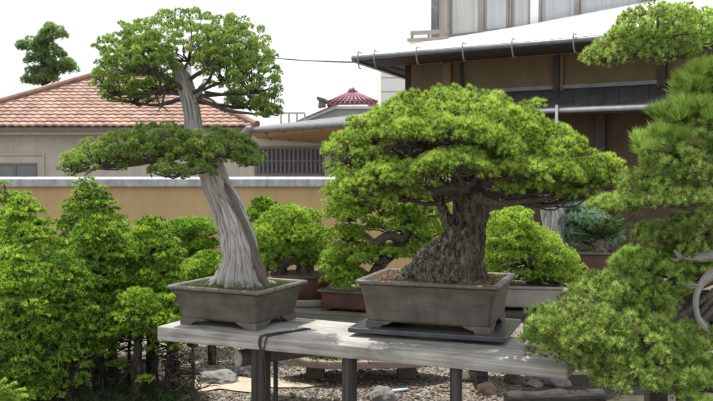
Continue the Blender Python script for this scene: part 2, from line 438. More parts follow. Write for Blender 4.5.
class MB:
    def __init__(s):
        s.v = []
        s.f = []
        s.uv = []       # per vertex uv (optional)
        s.t = []        # per vertex tint
        s.n = 0

    def add(s, v, f, uv=None, t=None):
        v = np.asarray(v, float).reshape(-1, 3)
        s.v.append(v)
        off = s.n
        for q in f:
            s.f.append(tuple(int(i) + off for i in q))
        s.uv.append(np.zeros((len(v), 2)) if uv is None else np.asarray(uv))
        s.t.append(np.zeros(len(v)) if t is None else np.asarray(t))
        s.n += len(v)
        return s

    def box(s, lo, hi):
        x0, y0, z0 = lo
        x1, y1, z1 = hi
        v = [(x0, y0, z0), (x1, y0, z0), (x1, y1, z0), (x0, y1, z0), (x0, y0, z1), (x1, y0, z1), (x1, y1, z1), (x0, y1, z1)]
        f = [(0, 3, 2, 1), (4, 5, 6, 7), (0, 1, 5, 4), (1, 2, 6, 5), (2, 3, 7, 6), (3, 0, 4, 7)]
        return s.add(v, f)

    def hexa(s, a, b):
        """prism between two loops of the same length (a below / in front, b above / behind)"""
        n = len(a)
        v = list(a) + list(b)
        f = [tuple(range(n - 1, -1, -1)), tuple(range(n, 2 * n))]
        for i in range(n):
            j = (i + 1) % n
            f.append((i, j, n + j, n + i))
        return s.add(v, f)

    def slab(s, poly, off):
        off = np.asarray(off, float)
        poly = [np.asarray(p, float) for p in poly]
        return s.hexa(poly, [p + off for p in poly])

    def beam(s, a, b, w, h, up=(0, 0, 1)):
        a = np.asarray(a, float); b = np.asarray(b, float)
        d = b - a
        d = d / np.linalg.norm(d)
        u = np.asarray(up, float)
        sd = np.cross(d, u)
        sd = sd / np.linalg.norm(sd)
        u = np.cross(sd, d)
        c = [(-1, -1), (1, -1), (1, 1), (-1, 1)]
        A = [a + sd * w / 2 * i + u * h / 2 * j for i, j in c]
        B = [b + sd * w / 2 * i + u * h / 2 * j for i, j in c]
        return s.hexa(A, B)

    def tube(s, path, rad, seg=10, res=0, amp=0.0, fr=20.0, flute=0.0, nfl=5, twist=0.0, caps=True, seed=0.0, t=0.0):
        path = np.asarray(path, float)
        rad = np.asarray(rad, float)
        if res:
            path, rad = catmull(path, rad, res)
        n = len(path)
        tg = np.gradient(path, axis=0)
        tg /= np.linalg.norm(tg, axis=1)[:, None] + 1e-12
        ref = np.array([0.0, -1.0, 0.0]) if abs(tg[0][1]) < 0.9 else np.array([1.0, 0, 0])
        nn = ref - tg[0] * ref.dot(tg[0])
        nn /= np.linalg.norm(nn)
        V = np.zeros((n, seg, 3))
        UVs = np.zeros((n, seg, 2))
        an = np.arange(seg) / seg * 2 * np.pi
        L = 0.0
        for i in range(n):
            if i:
                nn = nn - tg[i] * nn.dot(tg[i])
                nn /= np.linalg.norm(nn) + 1e-12
                L += np.linalg.norm(path[i] - path[i - 1])
            bb = np.cross(tg[i], nn)
            r = np.full(seg, rad[i])
            if flute:
                r = r * (1 + flute * np.sin(nfl * an + twist * L) + 0.5 * flute * np.sin((2 * nfl + 1) * an - 1.4 * twist * L + 1.3))
            ring = path[i] + (np.cos(an)[:, None] * nn + np.sin(an)[:, None] * bb) * r[:, None]
            if amp:
                for k in range(seg):
                    q = ring[k]
                    w = noise.fractal(Vector((q[0] * fr + seed, q[1] * fr, q[2] * fr * 0.6)), 1.0, 2.0, 3)
                    ring[k] = path[i] + (q - path[i]) * (1 + amp * w)
            V[i] = ring
            UVs[i, :, 0] = np.minimum(an, 2 * np.pi - an) / np.pi
            UVs[i, :, 1] = L * 10
        f = []
        for i in range(n - 1):
            for k in range(seg):
                k2 = (k + 1) % seg
                f.append((i * seg + k, i * seg + k2, (i + 1) * seg + k2, (i + 1) * seg + k))
        if caps:
            f.append(tuple(range(seg - 1, -1, -1)))
            f.append(tuple((n - 1) * seg + k for k in range(seg)))
        return s.add(V.reshape(-1, 3), f, UVs.reshape(-1, 2), np.full(n * seg, t))

    def build(s, name, mat, parent=None, world=True, smooth=False, label=None, cat=None, group=None, kind=None, bevel=0.0):
        v = np.concatenate(s.v)
        me = bpy.data.meshes.new(name)
        base = None
        if parent is not None:
            if world:
                mi = np.array(WM[parent.name].inverted())
                v = v @ mi[:3, :3].T + mi[:3, 3]
        else:
            base = np.array([(v[:, 0].min() + v[:, 0].max()) / 2, (v[:, 1].min() + v[:, 1].max()) / 2, v[:, 2].min()])
            v = v - base
        me.from_pydata(v.tolist(), [], s.f)
        ul = me.uv_layers.new(name='grain')
        uv = np.concatenate(s.uv)
        li = np.zeros(len(me.loops), dtype=np.int32)
        me.loops.foreach_get('vertex_index', li)
        ul.data.foreach_set('uv', uv[li].ravel().astype(np.float32))
        return _link(name, me, mat, parent, base, smooth, label, cat, group, kind, np.concatenate(s.t), bevel)


def _link(name, me, mat, parent, base, smooth, label, cat, group, kind, tint, bevel=0.0):
    at = me.attributes.new('tint', 'FLOAT', 'POINT')
    at.data.foreach_set('value', tint.astype(np.float32))
    me.materials.append(mat)
    if smooth:
        me.polygons.foreach_set('use_smooth', np.ones(len(me.polygons), dtype=bool))
    me.update()
    o = bpy.data.objects.new(name, me)
    COL.objects.link(o)
    if parent is not None:
        o.parent = parent
        WM[o.name] = WM[parent.name]
    else:
        o.location = base
        WM[o.name] = Matrix.Translation(Vector(base))
    if bevel:
        md = o.modifiers.new('edge', 'BEVEL')
        md.width = bevel
        md.segments = 2
        md.limit_method = 'ANGLE'
        md.angle_limit = math.radians(40)
    return tag(o, label, cat, group, kind)


def catmull(path, rad, res):
    n = len(path)
    out = []
    orr = []
    for i in range(n - 1):
        p0 = path[max(i - 1, 0)]; p1 = path[i]; p2 = path[i + 1]; p3 = path[min(i + 2, n - 1)]
        for k in range(res):
            t = k / res
            out.append(0.5 * ((2 * p1) + (-p0 + p2) * t + (2 * p0 - 5 * p1 + 4 * p2 - p3) * t * t + (-p0 + 3 * p1 - 3 * p2 + p3) * t ** 3))
            orr.append(rad[i] + (rad[i + 1] - rad[i]) * (t * t * (3 - 2 * t)))
    out.append(path[-1]); orr.append(rad[-1])
    return np.array(out), np.array(orr)


def tris(name, V, tint, mat, parent=None, **kw):
    """V (n,3,3) triangles, tint (n,3): one leaf mesh"""
    n = len(V)
    v = V.reshape(-1, 3)
    base = None
    if parent is not None:
        mi = np.array(WM[parent.name].inverted())
        v = v @ mi[:3, :3].T + mi[:3, 3]
    else:
        base = np.array([(v[:, 0].min() + v[:, 0].max()) / 2, (v[:, 1].min() + v[:, 1].max()) / 2, v[:, 2].min()])
        v = v - base
    me = bpy.data.meshes.new(name)
    me.vertices.add(3 * n)
    me.vertices.foreach_set('co', v.ravel().astype(np.float32))
    me.loops.add(3 * n)
    me.loops.foreach_set('vertex_index', np.arange(3 * n, dtype=np.int32))
    me.polygons.add(n)
    me.polygons.foreach_set('loop_start', np.arange(0, 3 * n, 3, dtype=np.int32))
    me.update(calc_edges=True)
    return _link(name, me, mat, parent, base, False, kw.get('label'), kw.get('cat'), kw.get('group'), kw.get('kind'), tint.ravel())


def unit(a):
    return a / (np.linalg.norm(a, axis=-1, keepdims=True) + 1e-12)


def fib(n, zmin=-0.2, jit=0.35):
    """n spread directions on the sphere above zmin"""
    m = int(n * 2 / (1 - zmin)) + 1
    i = np.arange(m) + 0.5
    z = 1 - 2 * i / m
    ph = i * math.pi * (3 - math.sqrt(5))
    r = np.sqrt(1 - z * z)
    d = np.stack([r * np.cos(ph), r * np.sin(ph), z], 1)
    d = d[z > zmin]
    return unit(d + rng.normal(0, jit * 2.0 / math.sqrt(max(n, 4)), d.shape))


def tufts(cent, dirs, n, length, width, spread, tint, tv=0.12, tipgain=0.15, basejit=0.0):
    """n needles out of every tuft -> triangles and tints"""
    m = len(cent)
    d = unit(dirs[:, None, :] + rng.normal(0, spread, (m, n, 3)))
    b = np.repeat(cent[:, None, :], n, 1)
    if basejit:
        b = b + rng.normal(0, basejit, b.shape)
    ln = length * rng.uniform(0.65, 1.12, (m, n, 1))
    tip = b + d * ln
    sd = unit(np.cross(d, rng.normal(0, 1, d.shape))) * (width / 2)
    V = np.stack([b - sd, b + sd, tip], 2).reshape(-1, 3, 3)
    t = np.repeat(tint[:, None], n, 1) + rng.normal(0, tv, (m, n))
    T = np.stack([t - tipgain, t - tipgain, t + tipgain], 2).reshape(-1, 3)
    return V, np.clip(T, 0, 1)


def clumps_to_tris(cc, rr, per, n, length, width, spread, up=0.5, zmin=-0.35, tb=0.45, tcl=0.18, ttu=0.14, squash=0.75, tipgain=0.15, tv=0.1, hz=0.0, hz0=0.0):
    """foliage clumps: cc centres, rr radii; per tufts on each clump's outside"""
    Vs = []
    Ts = []
    for c, r in zip(cc, rr):
        k = max(4, int(per * rng.uniform(0.85, 1.15)))
        d = fib(k, zmin, 0.5)
        rad = r * rng.uniform(0.75, 1.08, (len(d), 1))
        p = c + d * rad * np.array([1, 1, squash])
        dr = unit(d + np.array([0, 0, up]))
        t = tb + rng.normal(0, tcl) + rng.normal(0, ttu, len(d))
        V, T = tufts(p, dr, n, length, width, spread, t, tv, tipgain)
        Vs.append(V)
        Ts.append(T)
    return np.concatenate(Vs), np.concatenate(Ts)


def pad_clumps(c, a, b, h, n, r, zmin=-0.12, inner=0.25, seed=0.0, lump=0.12, rv=0.25):
    """clump centres over the upper skin of an ellipsoid pad (half sizes a,b,h)"""
    d = fib(n, zmin, 0.5)
    k = len(d)
    rad = 1 + rng.normal(0, lump, (k, 1)) * 0.6 + lump * np.array([[noise.noise(Vector(q * 2.2 + seed))] for q in d])
    ins = rng.random(k) < inner
    rad[ins] *= rng.uniform(0.55, 0.85, (ins.sum(), 1))
    cc = np.asarray(c) + d * rad * np.array([a, b, h])
    return cc, r * rng.uniform(1 - rv, 1 + rv, k)


def twigs(mb, root, targets, r0=0.006, r1=0.0015, sag=0.15, seg=4):
    root = np.asarray(root, float)
    for t in targets:
        d = t - root
        L = np.linalg.norm(d)
        m1 = root + d * 0.35 + rng.normal(0, 0.07 * L, 3) - np.array([0, 0, sag * L * 0.5])
        m2 = root + d * 0.7 + rng.normal(0, 0.06 * L, 3) - np.array([0, 0, sag * L * 0.6])
        mb.tube([root, m1, m2, t], [r0, r0 * 0.75, (r0 + r1) / 2, r1], seg, 3, caps=False)


def pxpad(px, py, rx, ry, Y, b):
    """pad given by its look: centre px, half sizes in photo pixels, distance and depth half size"""
    c = P(px, py, Y)
    return c, rx * Y / FPX, b, ry * Y / FPX


# ------------------------------------------------------------------ ground
mb = MB()
mb.add([(-400, -60, 0), (400, -60, 0), (400, 900, 0), (-400, 900, 0)], [(0, 1, 2, 3)])
mb.build('ground', M['gravel'], kind='structure')


def patch(name, mat, cx, cy, rx, ry, z, h=0.0, n=48, rings=10, am=0.2, fr=1.5):
    v = [(cx, cy, z + h)]
    f = []
    for j in range(1, rings + 1):
        q = j / rings
        for i in range(n):
            a = i / n * 2 * math.pi
            w = 1 + am * noise.noise(Vector((math.cos(a) * fr, math.sin(a) * fr, cx)))
            x = cx + math.cos(a) * rx * q * w
            y = cy + math.sin(a) * ry * q * w
            zz = z + h * (1 - q * q) + (0.25 * h * noise.noise(Vector((x * 6, y * 6, 0))) * (1 - q))
            v.append((x, y, zz))
    for i in range(n):
        f.append((0, 1 + i, 1 + (i + 1) % n))
    for j in range(rings - 1):
        for i in range(n):
            a = 1 + j * n + i
            b = 1 + j * n + (i + 1) % n
            f.append((a, a + n, b + n, b))
    m_ = MB()
    m_.add(v, f)
    return m_.build(name, mat, smooth=True, kind='structure')


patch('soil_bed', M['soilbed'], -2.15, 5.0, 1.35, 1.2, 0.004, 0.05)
patch('dark_soil_patch', M['soilbed'], 1.85, 5.2, 0.85, 0.55, 0.005, 0.01)  # dark soil over the gravel under the right pine
patch('sand_path', M['sand'], -0.86, 5.42, 0.5, 0.19, 0.008, 0.004, am=0.6, fr=2.6)

# loose pebbles of the gravel (stuff)
k = 11000
px_ = rng.uniform(-1.45, 2.0, k)
py_ = 4.9 + rng.random(k) ** 1.3 * 2.3
keep = ~(((px_ - 1.85) / 0.85) ** 2 + ((py_ - 5.2) / 0.55) ** 2 < 0.8) & ~((px_ < -0.95) & (py_ < 5.9)) & ~((((px_ + 0.86) / 0.5) ** 2 + ((py_ - 5.42) / 0.19) ** 2 < 0.9) & (rng.random(k) < 0.8))
px_, py_ = px_[keep], py_[keep]
k = len(px_)
sz = rng.uniform(0.004, 0.011, k) * np.where(rng.random(k) < 0.05, 2.0, 1.0)
octv = np.array([(1, 0, 0), (0, 1, 0), (-1, 0, 0), (0, -1, 0), (0, 0, 0.75), (0, 0, -0.75)], float)
octf = np.array([(0, 1, 4), (1, 2, 4), (2, 3, 4), (3, 0, 4), (1, 0, 5), (2, 1, 5), (3, 2, 5), (0, 3, 5)])
ang = rng.uniform(0, 6.28, k)
ca, sa = np.cos(ang)[:, None], np.sin(ang)[:, None]
ov = octv[None] * sz[:, None, None] * rng.uniform(0.6, 1.35, (k, 6, 3))
ox = ov[..., 0] * ca - ov[..., 1] * sa
oy = ov[..., 0] * sa + ov[..., 1] * ca
pv = np.stack([ox + px_[:, None], oy + py_[:, None], ov[..., 2] + sz[:, None] * 0.45], 2)
pt = np.clip(rng.normal(0.31, 0.22, k), 0, 1)
V = pv[:, octf, :].reshape(-1, 3, 3)
T = np.repeat(pt[:, None], 24, 1).reshape(-1, 3)
tris('gravel', V, T, M['pebble'], kind='stuff')


# ------------------------------------------------------------------ rocks
def rock(name, label, mat, c, a, b, h, rot=0.0, seed=0.0, rough=0.28, cat='rock', group=None):
    import bmesh
    bm = bmesh.new()
    bmesh.ops.create_icosphere(bm, subdivisions=4, radius=1)
    cr, sr = math.cos(rot), math.sin(rot)
    vs = []
    for v in bm.verts:
        q = v.co
        w = 1 + rough * noise.fractal(Vector((q.x * 1.3 + seed, q.y * 1.3, q.z * 1.3)), 1.0, 2.0, 4)
        w2 = 1 - 0.12 * abs(noise.noise(Vector((q.x * 3 + seed, q.y * 3, q.z * 3))))
        x, y, z = q.x * a * w * w2, q.y * b * w * w2, q.z * h * w * w2
        vs.append((c[0] + x * cr - y * sr, c[1] + x * sr + y * cr, c[2] + z))
    fs = [[v.index for v in f.verts] for f in bm.faces]
    bm.free()
    m_ = MB()
    m_.add(vs, fs)
    return m_.build(name, mat, smooth=True, label=label, cat=cat, group=group)


def grock(name, label, mat, px, py, rx, h, b, seed, rot=0.0, dz=0.3):
    """rock whose look centre is at px,py and which lies on the ground"""
    c = PZ(px, py, h * dz)
    return rock(name, label, mat, c, rx * c[1] / FPX, b, h, rot, seed)


grock('boulder', 'long flat grey boulder lying on the pale sand behind the spruces', M['stone'], 219, 379, 21, 0.055, 0.12, 3.1, -0.15)
grock('boulder', 'rounded grey rock half in frame beside the pale blue scrap', M['stone'], 381, 397, 13, 0.06, 0.08, 7.7)
grock('boulder', 'dark mossy rock under the right end of the bench', M['stonedark'], 513, 380, 9, 0.055, 0.06, 12.2)
grock('boulder', 'reddish brown rock on the gravel right of the third post', M['stonebrown'], 486, 391, 11, 0.05, 0.07, 5.2)
grock('boulder', 'grey rock behind the dark timber, under the overhanging pine', M['stone'], 556, 383, 14, 0.055, 0.08, 21.3)
grock('boulder', 'small pale rock with a flat top between the mossy rock and the timber', M['stone'], 534, 385, 10, 0.03, 0.05, 31.4)
grock('boulder', 'low grey brown rock on the gravel behind the third bench post', M['stonedark'], 470, 378, 12, 0.035, 0.09, 41.4)
grock('boulder', 'grey rock at the sand edge left of the first bench post', M['stone'], 243, 371, 14, 0.05, 0.1, 52.4)
grock('boulder', 'pale rounded stone in the lower left corner under the bright twigs', M['whitepaint'], 10, 402, 9, 0.05, 0.05, 60.0)

# timber on the ground at the right
t_ = thing('timber', 'blackened timber baulk lying on the ground under the right pine', 'timber', PZ(540, 395, 0.0))
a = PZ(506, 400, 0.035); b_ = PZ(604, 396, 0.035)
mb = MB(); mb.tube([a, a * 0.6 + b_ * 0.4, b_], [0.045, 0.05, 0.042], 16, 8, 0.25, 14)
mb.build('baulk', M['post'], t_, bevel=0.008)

# stone slab with grasses
s0 = PZ(357, 384, 0.0)
sl = thing('stone_slab', 'broad pinkish grey stone slab raised off the gravel behind the bench', 'stone slab', (0.03, 5.62, 0))
outl = []
for i in range(28):
    a = i / 28 * 2 * math.pi
    w = 1 + 0.16 * noise.noise(Vector((math.cos(a) * 1.6, math.sin(a) * 1.6, 4.0)))
    outl.append((0.03 + 0.52 * w * math.cos(a), 5.62 + 0.26 * w * math.sin(a), 0.11))
mb = MB(); mb.slab(outl, (0, 0, 0.05))
mb.build('slab_top', M['stonepink'], sl, bevel=0.012)
for dx in (-0.3, 0.3):
    mb = MB(); mb.box((0.03 + dx - 0.06, 5.56, 0), (0.03 + dx + 0.06, 5.72, 0.108))
    mb.build('support_block', M['stonedark'], sl, bevel=0.01)
m_ = 420
gx = rng.normal(-0.2, 0.17, m_); gy = rng.normal(5.62, 0.07, m_)
cc = np.stack([gx, gy, np.full(m_, 0.16)], 1)
V, T = tufts(cc, np.tile(np.array([[0, 0, 1.0]]), (m_, 1)), 9, 0.12, 0.006, 0.45, rng.uniform(0.1, 0.8, m_))
tris('grass_planting', V, T, M['spruce'], label='tuft of dark grass growing on the pinkish stone slab', cat='plant')
m_ = 160
cc = np.stack([rng.normal(-0.08, 0.12, m_), rng.normal(5.5, 0.05, m_), np.full(m_, 0.16)], 1)
V, T = tufts(cc, np.tile(np.array([[0, 0, 1.0]]), (m_, 1)), 7, 0.09, 0.006, 0.5, rng.uniform(0.2, 0.9, m_))
tris('grass_planting', V, T, M['dry'], label='small patch of withered reddish grass in front on the stone slab', cat='plant')

# pale blue scrap
a = PZ(392, 391, 0.012); b_ = PZ(408, 389, 0.012)
mb = MB(); mb.beam(a, b_, 0.028, 0.012)
mb.build('plastic_scrap', M['blueplastic'], label='pale blue strip of plastic lying on the gravel beside the grey rock', cat='plastic strip', bevel=0.004)
# fallen leaves
for i, (x, y, lab) in enumerate([(445, 388, 'curled orange brown leaf on the gravel left of the third bench post'), (414, 389, 'fallen tan leaf on the gravel right of the blue plastic strip')]):
    c = PZ(x, y, 0.02)
    mb = MB()
    vs = []
    for u in np.linspace(-1, 1, 9):
        wv = 0.018 * (1 - u * u) ** 0.7
        for s_ in (-1, 0, 1):
            vs.append((c[0] + u * 0.035, c[1] + s_ * wv, 0.018 + 0.012 * abs(s_) + 0.01 * u * u))
    fs = []
    for j in range(8):
        for q in range(2):
            fs.append((j * 3 + q, j * 3 + q + 1, (j + 1) * 3 + q + 1, (j + 1) * 3 + q))
    mb.add(vs, fs, t=np.full(27, 0.5))
    mb.build('fallen_leaf', M['stonebrown'], smooth=True, label=lab, cat='leaf')

# ------------------------------------------------------------------ front bench
BA = math.radians(25.5)
BZ = 1.4 - 0.752
b0 = PZ(157, 326.3, BZ)
bdir = np.array([math.cos(BA), -math.sin(BA), 0])
bnor = np.array([math.sin(BA), math.cos(BA), 0])
bench = thing('display_bench', 'weathered grey plank bench carrying the two large bonsai', 'bench', (b0[0], b0[1], 0), -BA)
# local: x along, y back, z up
LEN = 1.90
for (y0, y1, x1) in ((0.0, 0.233, LEN), (0.237, 0.475, LEN + 0.015)):
    mb = MB()
    n = 26
    A = []; B = []
    xs = np.linspace(0, x1, n)
    v = []; f = []
    for i, x in enumerate(xs):
        w = 0.0012 * noise.noise(Vector((x * 5, y0 * 9, 1.0)))
        v += [(x, y0 + w, BZ - 0.066 + 0.02 * x / LEN), (x, y1 + w, BZ - 0.066 + 0.02 * x / LEN), (x, y1 + w, BZ), (x, y0 + w, BZ)]
    for i in range(n - 1):
        for q in range(4):
            r_ = (q + 1) % 4
            f.append((i * 4 + q, i * 4 + r_, (i + 1) * 4 + r_, (i + 1) * 4 + q))
    f.append((3, 2, 1, 0)); f.append(tuple((n - 1) * 4 + q for q in range(4)))
    f = [tuple(reversed(q)) for q in f]
    mb.add(v, f)
    mb.build('plank', M['plank'], bench, world=False, bevel=0.005)


def legx(px, off=0.03):
    d = ray(px, 380)
    # intersect vertical plane y_local=off
    n = bnor
    o = np.array([b0[0], b0[1], 0]) + n * off
    tt = ((o - CAM) @ n) / (d @ n)
    q = CAM + d * tt
    return (q - np.array([b0[0], b0[1], 0])) @ bdir


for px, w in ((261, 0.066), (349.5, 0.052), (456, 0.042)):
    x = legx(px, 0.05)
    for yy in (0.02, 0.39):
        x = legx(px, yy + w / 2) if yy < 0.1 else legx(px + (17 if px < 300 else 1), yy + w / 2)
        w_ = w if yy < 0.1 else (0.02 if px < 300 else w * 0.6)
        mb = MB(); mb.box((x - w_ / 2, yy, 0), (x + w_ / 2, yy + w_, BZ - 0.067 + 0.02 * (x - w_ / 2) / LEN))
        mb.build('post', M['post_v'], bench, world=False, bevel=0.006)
# round log rail under the bench, its sawn end showing
lg = thing('log_rail', 'round log wedged under the left part of the bench, pale sawn end showing', 'log', P(237, 358, 4.02))
a = P(237.5, 358.5, 4.02); b_ = a + np.array([0.42, 0.30, 0.0])
mb = MB(); mb.tube([a + (b_ - a) * 0.012, (a + b_) / 2, b_], [0.04, 0.041, 0.04], 20, 4, 0.05)
mb.build('log', M['twig'], lg, smooth=True)
mb = MB(); mb.tube([a, a + (b_ - a) * 0.0118], [0.0375, 0.0385], 20)
mb.build('sawn_end', M['logend'], lg)


# cord lashed round the plank
def bl(x, y, z):
    return np.array([b0[0], b0[1], 0]) + bdir * x + bnor * y + np.array([0, 0, z])


cl = thing('lashing_cord', 'black cord lashed round the bench plank beside the left pot', 'cord', bl(0.5, 0, 0.4))
xc = legx(262, 0.0)
for dx, dx2, rr_ in ((0.0, 0.10, 0.0032), (0.026, 0.125, 0.0032), (-0.008, 0.115, 0.0026)):
    mb = MB()
    mb.tube([bl(xc + dx2 * 0.9, 0.24, BZ + 0.004), bl(xc + dx2 * 0.7, 0.18, BZ + 0.004), bl(xc + dx + 0.03, 0.10, BZ + 0.004), bl(xc + dx + 0.004, 0.01, BZ + 0.004), bl(xc + dx, -0.005, BZ - 0.004),
             bl(xc + dx - 0.006 * (1 + dx * 20), -0.005, BZ - 0.035), bl(xc + dx * 0.5, -0.005, BZ - 0.064), bl(xc + dx * 0.4, 0.012, BZ - 0.2), bl(xc + dx * 0.2 - 0.01, 0.015, BZ - 0.45)],
            [rr_] * 9, 6, 4)
    mb.build('strand', M['cord'], cl, smooth=True)


# ------------------------------------------------------------------ pots
def rrect(w, d, r, n=5):
    pts = []
    for cx, cy, a0 in ((w / 2 - r, d / 2 - r, 0), (-w / 2 + r, d / 2 - r, 90), (-w / 2 + r, -d / 2 + r, 180), (w / 2 - r, -d / 2 + r, 270)):
        for i in range(n):
            a = math.radians(a0 + 90 * i / (n - 1))
            pts.append((cx + r * math.cos(a), cy + r * math.sin(a)))
    return pts


def loft(mb, rings, close_bottom=True, close_top=False):
    n = len(rings[0])
    v = [p for r in rings for p in r]
    f = []
    for i in range(len(rings) - 1):
        for k in range(n):
            k2 = (k + 1) % n
            f.append((i * n + k, i * n + k2, (i + 1) * n + k2, (i + 1) * n + k))
    if close_bottom: f.append(tuple(range(n - 1, -1, -1)))
    if close_top: f.append(tuple((len(rings) - 1) * n + k for k in range(n)))
    mb.add(v, f)


def rect_pot(name, label, c, rotz, w, d, h, taper, foot, mat, rimmat, soilmat, rim=0.021, lip=0.013, soil_dome=0.02, cr=0.02, soil=True):
    """flared rectangular pot; w,d outer rim size, taper = inset of the base, on bracket feet"""
    t = thing(name, label, 'plant pot', c, rotz)
    mb = MB()
    R = []
    for ins, z in ((taper + 0.012, foot), (taper + 0.002, foot + 0.0005), (taper, foot + 0.012), (taper * 0.72 + lip * 0.3, foot + (h - foot) * 0.4), (taper * 0.38 + lip * 0.62, foot + (h - foot) * 0.7), (lip, h - rim - 0.001)):
        R.append([(x, y, z) for x, y in rrect(w - 2 * ins, d - 2 * ins, max(cr - ins * 0.1, 0.008))])
    loft(mb, R)
    mb.build('bowl', mat, t, world=False, smooth=True, bevel=0)
    mb = MB()
    R = []
    for ins, z in ((lip + 0.004, h - rim), (0.006, h - rim + 0.003), (0.0, h - rim + 0.008), (0.0, h - 0.006), (0.005, h), (0.026, h), (0.031, h - 0.004), (0.034, h - 0.045)):
        R.append([(x, y, z) for x, y in rrect(w - 2 * ins, d - 2 * ins, max(cr - ins * 0.3, 0.006))])
    loft(mb, R, False)
    mb.build('rim', rimmat, t, world=False, smooth=True)
    # bracket feet
    W = w - 2 * taper; D = d - 2 * taper
    prof = [(0, 0), (0.07, 0), (0.078, 0.010), (0.098, foot * 0.55), (0.12, foot * 0.85), (0.135, foot + 0.004), (0, foot + 0.004)]
    k = min(W, D) / 0.42
    for sx in (-1, 1):
        for sy in (-1, 1):
            mb = MB()
            A = [(sx * (W / 2 + 0.001 - u * k), sy * (D / 2 + 0.001), z) for u, z in prof]
            B = [(sx * (W / 2 + 0.001 - u * k), sy * (D / 2 - 0.02), z) for u, z in prof]
            mb.hexa(A, B)
            A = [(sx * (W / 2 + 0.001 + 0.0004), sy * (D / 2 - 0.0205 - u * k), z) for u, z in prof]
            B = [(sx * (W / 2 - 0.02), sy * (D / 2 - 0.0205 - u * k), z) for u, z in prof]
            mb.hexa(A, B)
            mb.build('foot', mat, t, world=False)
    if soil:
        mb = MB()
        n = 26
        iw = w - 0.064; idp = d - 0.064
        v = []
        for j in range(n + 1):
            for i in range(n + 1):
                x = (i / n - 0.5) * iw; y = (j / n - 0.5) * idp
                e = (1 - (2 * x / iw) ** 4) * (1 - (2 * y / idp) ** 4)
                z = h - 0.018 + soil_dome * e + 0.006 * noise.fractal(Vector((x * 22, y * 22, w)), 1, 2, 3) * (0.3 + e)
                v.append((x, y, z))
        f = [(j * (n + 1) + i, j * (n + 1) + i + 1, (j + 1) * (n + 1) + i + 1, (j + 1) * (n + 1) + i) for j in range(n) for i in range(n)]
        mb.add(v, f)
        mb.build('soil', soilmat, t, world=False, smooth=True)
    return t


# left pot
P1C = np.array([-0.565, 4.11, BZ + 0.001])
R1 = -math.radians(25.5)
P1H = 0.187
pot1 = rect_pot('bonsai_pot', 'deep grey brown rectangular pot with flared rim under the tall juniper', P1C, R1, 0.518, 0.46, P1H, 0.05, 0.03, M['potgrey'], M['potrim'], M['mosssoil'], soil_dome=0.012)


def potw(c, rot, x, y, z):
    return np.array([c[0] + math.cos(rot) * x - math.sin(rot) * y, c[1] + math.sin(rot) * x + math.cos(rot) * y, c[2] + z])


def scatter_pot(name, mat, parent, c, rot, w, d, z, m, n, ln, wd, spread, dome=0.012, tb=0.5, mask=None, label=None, flat=False):
    x = rng.uniform(-0.5, 0.5, m) * (w - 0.075); y = rng.uniform(-0.5, 0.5, m) * (d - 0.075)
    if mask is not None:
        kp = mask(x, y)
        x, y = x[kp], y[kp]
    e = (1 - (2 * x / w) ** 4) * (1 - (2 * y / d) ** 4)
    cc = np.array([potw(c, rot, a, b, z - 0.017 + dome * q) for a, b, q in zip(x, y, e)])
    up = np.tile(np.array([[0, 0, 0.0 if flat else 1.0]]), (len(cc), 1))
    if flat:
        up = rng.normal(0, 1, up.shape) * np.array([1, 1, 0.25])
    V, T = tufts(cc, up, n, ln, wd, spread, np.clip(rng.normal(tb, 0.25, len(cc)), 0, 1))
    return tris(name, V, T, mat, parent, label=label)


def mossmask(x, y):
    return np.array([noise.noise(Vector((a * 9, b * 9, 3.0))) > -0.15 for a, b in zip(x, y)])


scatter_pot('moss', M['moss'], pot1, P1C, R1, 0.518, 0.46, P1H, 3800, 5, 0.009, 0.003, 0.6, mask=mossmask)
scatter_pot('dry_litter', M['dry'], pot1, P1C, R1, 0.518, 0.46, P1H, 500, 3, 0.02, 0.003, 0.5, tb=0.4, flat=True)

wx = rng.normal(0.0, 0.09, 60); wy = -0.1 + rng.normal(0, 0.03, 60)
wc = np.array([potw(P1C, R1, a_, b_, P1H - 0.008) for a_, b_ in zip(wx, wy)])
V, T = tufts(wc, np.tile(np.array([[0, 0, 1.0]]), (60, 1)), 5, 0.05, 0.0028, 0.4, rng.uniform(0.3, 0.9, 60))
o_ = tris('weeds', V, T, M['moss'], pot1); o_['kind'] = 'stuff'

# slate board, turntable and right pot
R2 = -math.radians(19)
f_l = np.array([-0.011, 3.74])
u2 = np.array([math.cos(R2), math.sin(R2)]); n2 = np.array([-math.sin(R2), math.cos(R2)])
W2, D2, H2 = 0.632, 0.47, 0.211
cxy = f_l + u2 * W2 / 2 + n2 * D2 / 2
sb_c = cxy + u2 * 0.0 - n2 * 0.0
mb = MB()
loft(mb, [[(cxy[0] + 0.19 * math.cos(a) * q, cxy[1] + 0.19 * math.sin(a) * q - 0.02, z) for a in np.linspace(0, 2 * math.pi, 48, endpoint=False)] for q, z in ((1, BZ + 0.001), (1.02, BZ + 0.004), (1.02, BZ + 0.013), (1.0, BZ + 0.016))], True, True)
mb.build('turntable', M['black'], smooth=False, label='low black round turntable between bench and slate board', cat='turntable')
bt = thing('slate_board', 'thin dark slate board under the pot of the spreading pine', 'board', (cxy[0], cxy[1], BZ + 0.017), R2)
mb = MB(); mb.box((-0.345, -0.235, 0), (0.345, 0.225, 0.022))
mb.build('board', M['slate'], bt, world=False, bevel=0.004)
P2C = np.array([cxy[0], cxy[1], BZ + 0.0395])
pot2 = rect_pot('bonsai_pot', 'large shallow grey brown rectangular pot holding the spreading pine', P2C, R2, W2, D2, H2, 0.042, 0.026, M['potgrey'], M['potrim'], M['soil'], soil_dome=0.022)
scatter_pot('dry_litter', M['dry'], pot2, P2C, R2, W2, D2, H2, 3000, 3, 0.022, 0.0028, 0.5, dome=0.022, tb=0.5, flat=True)
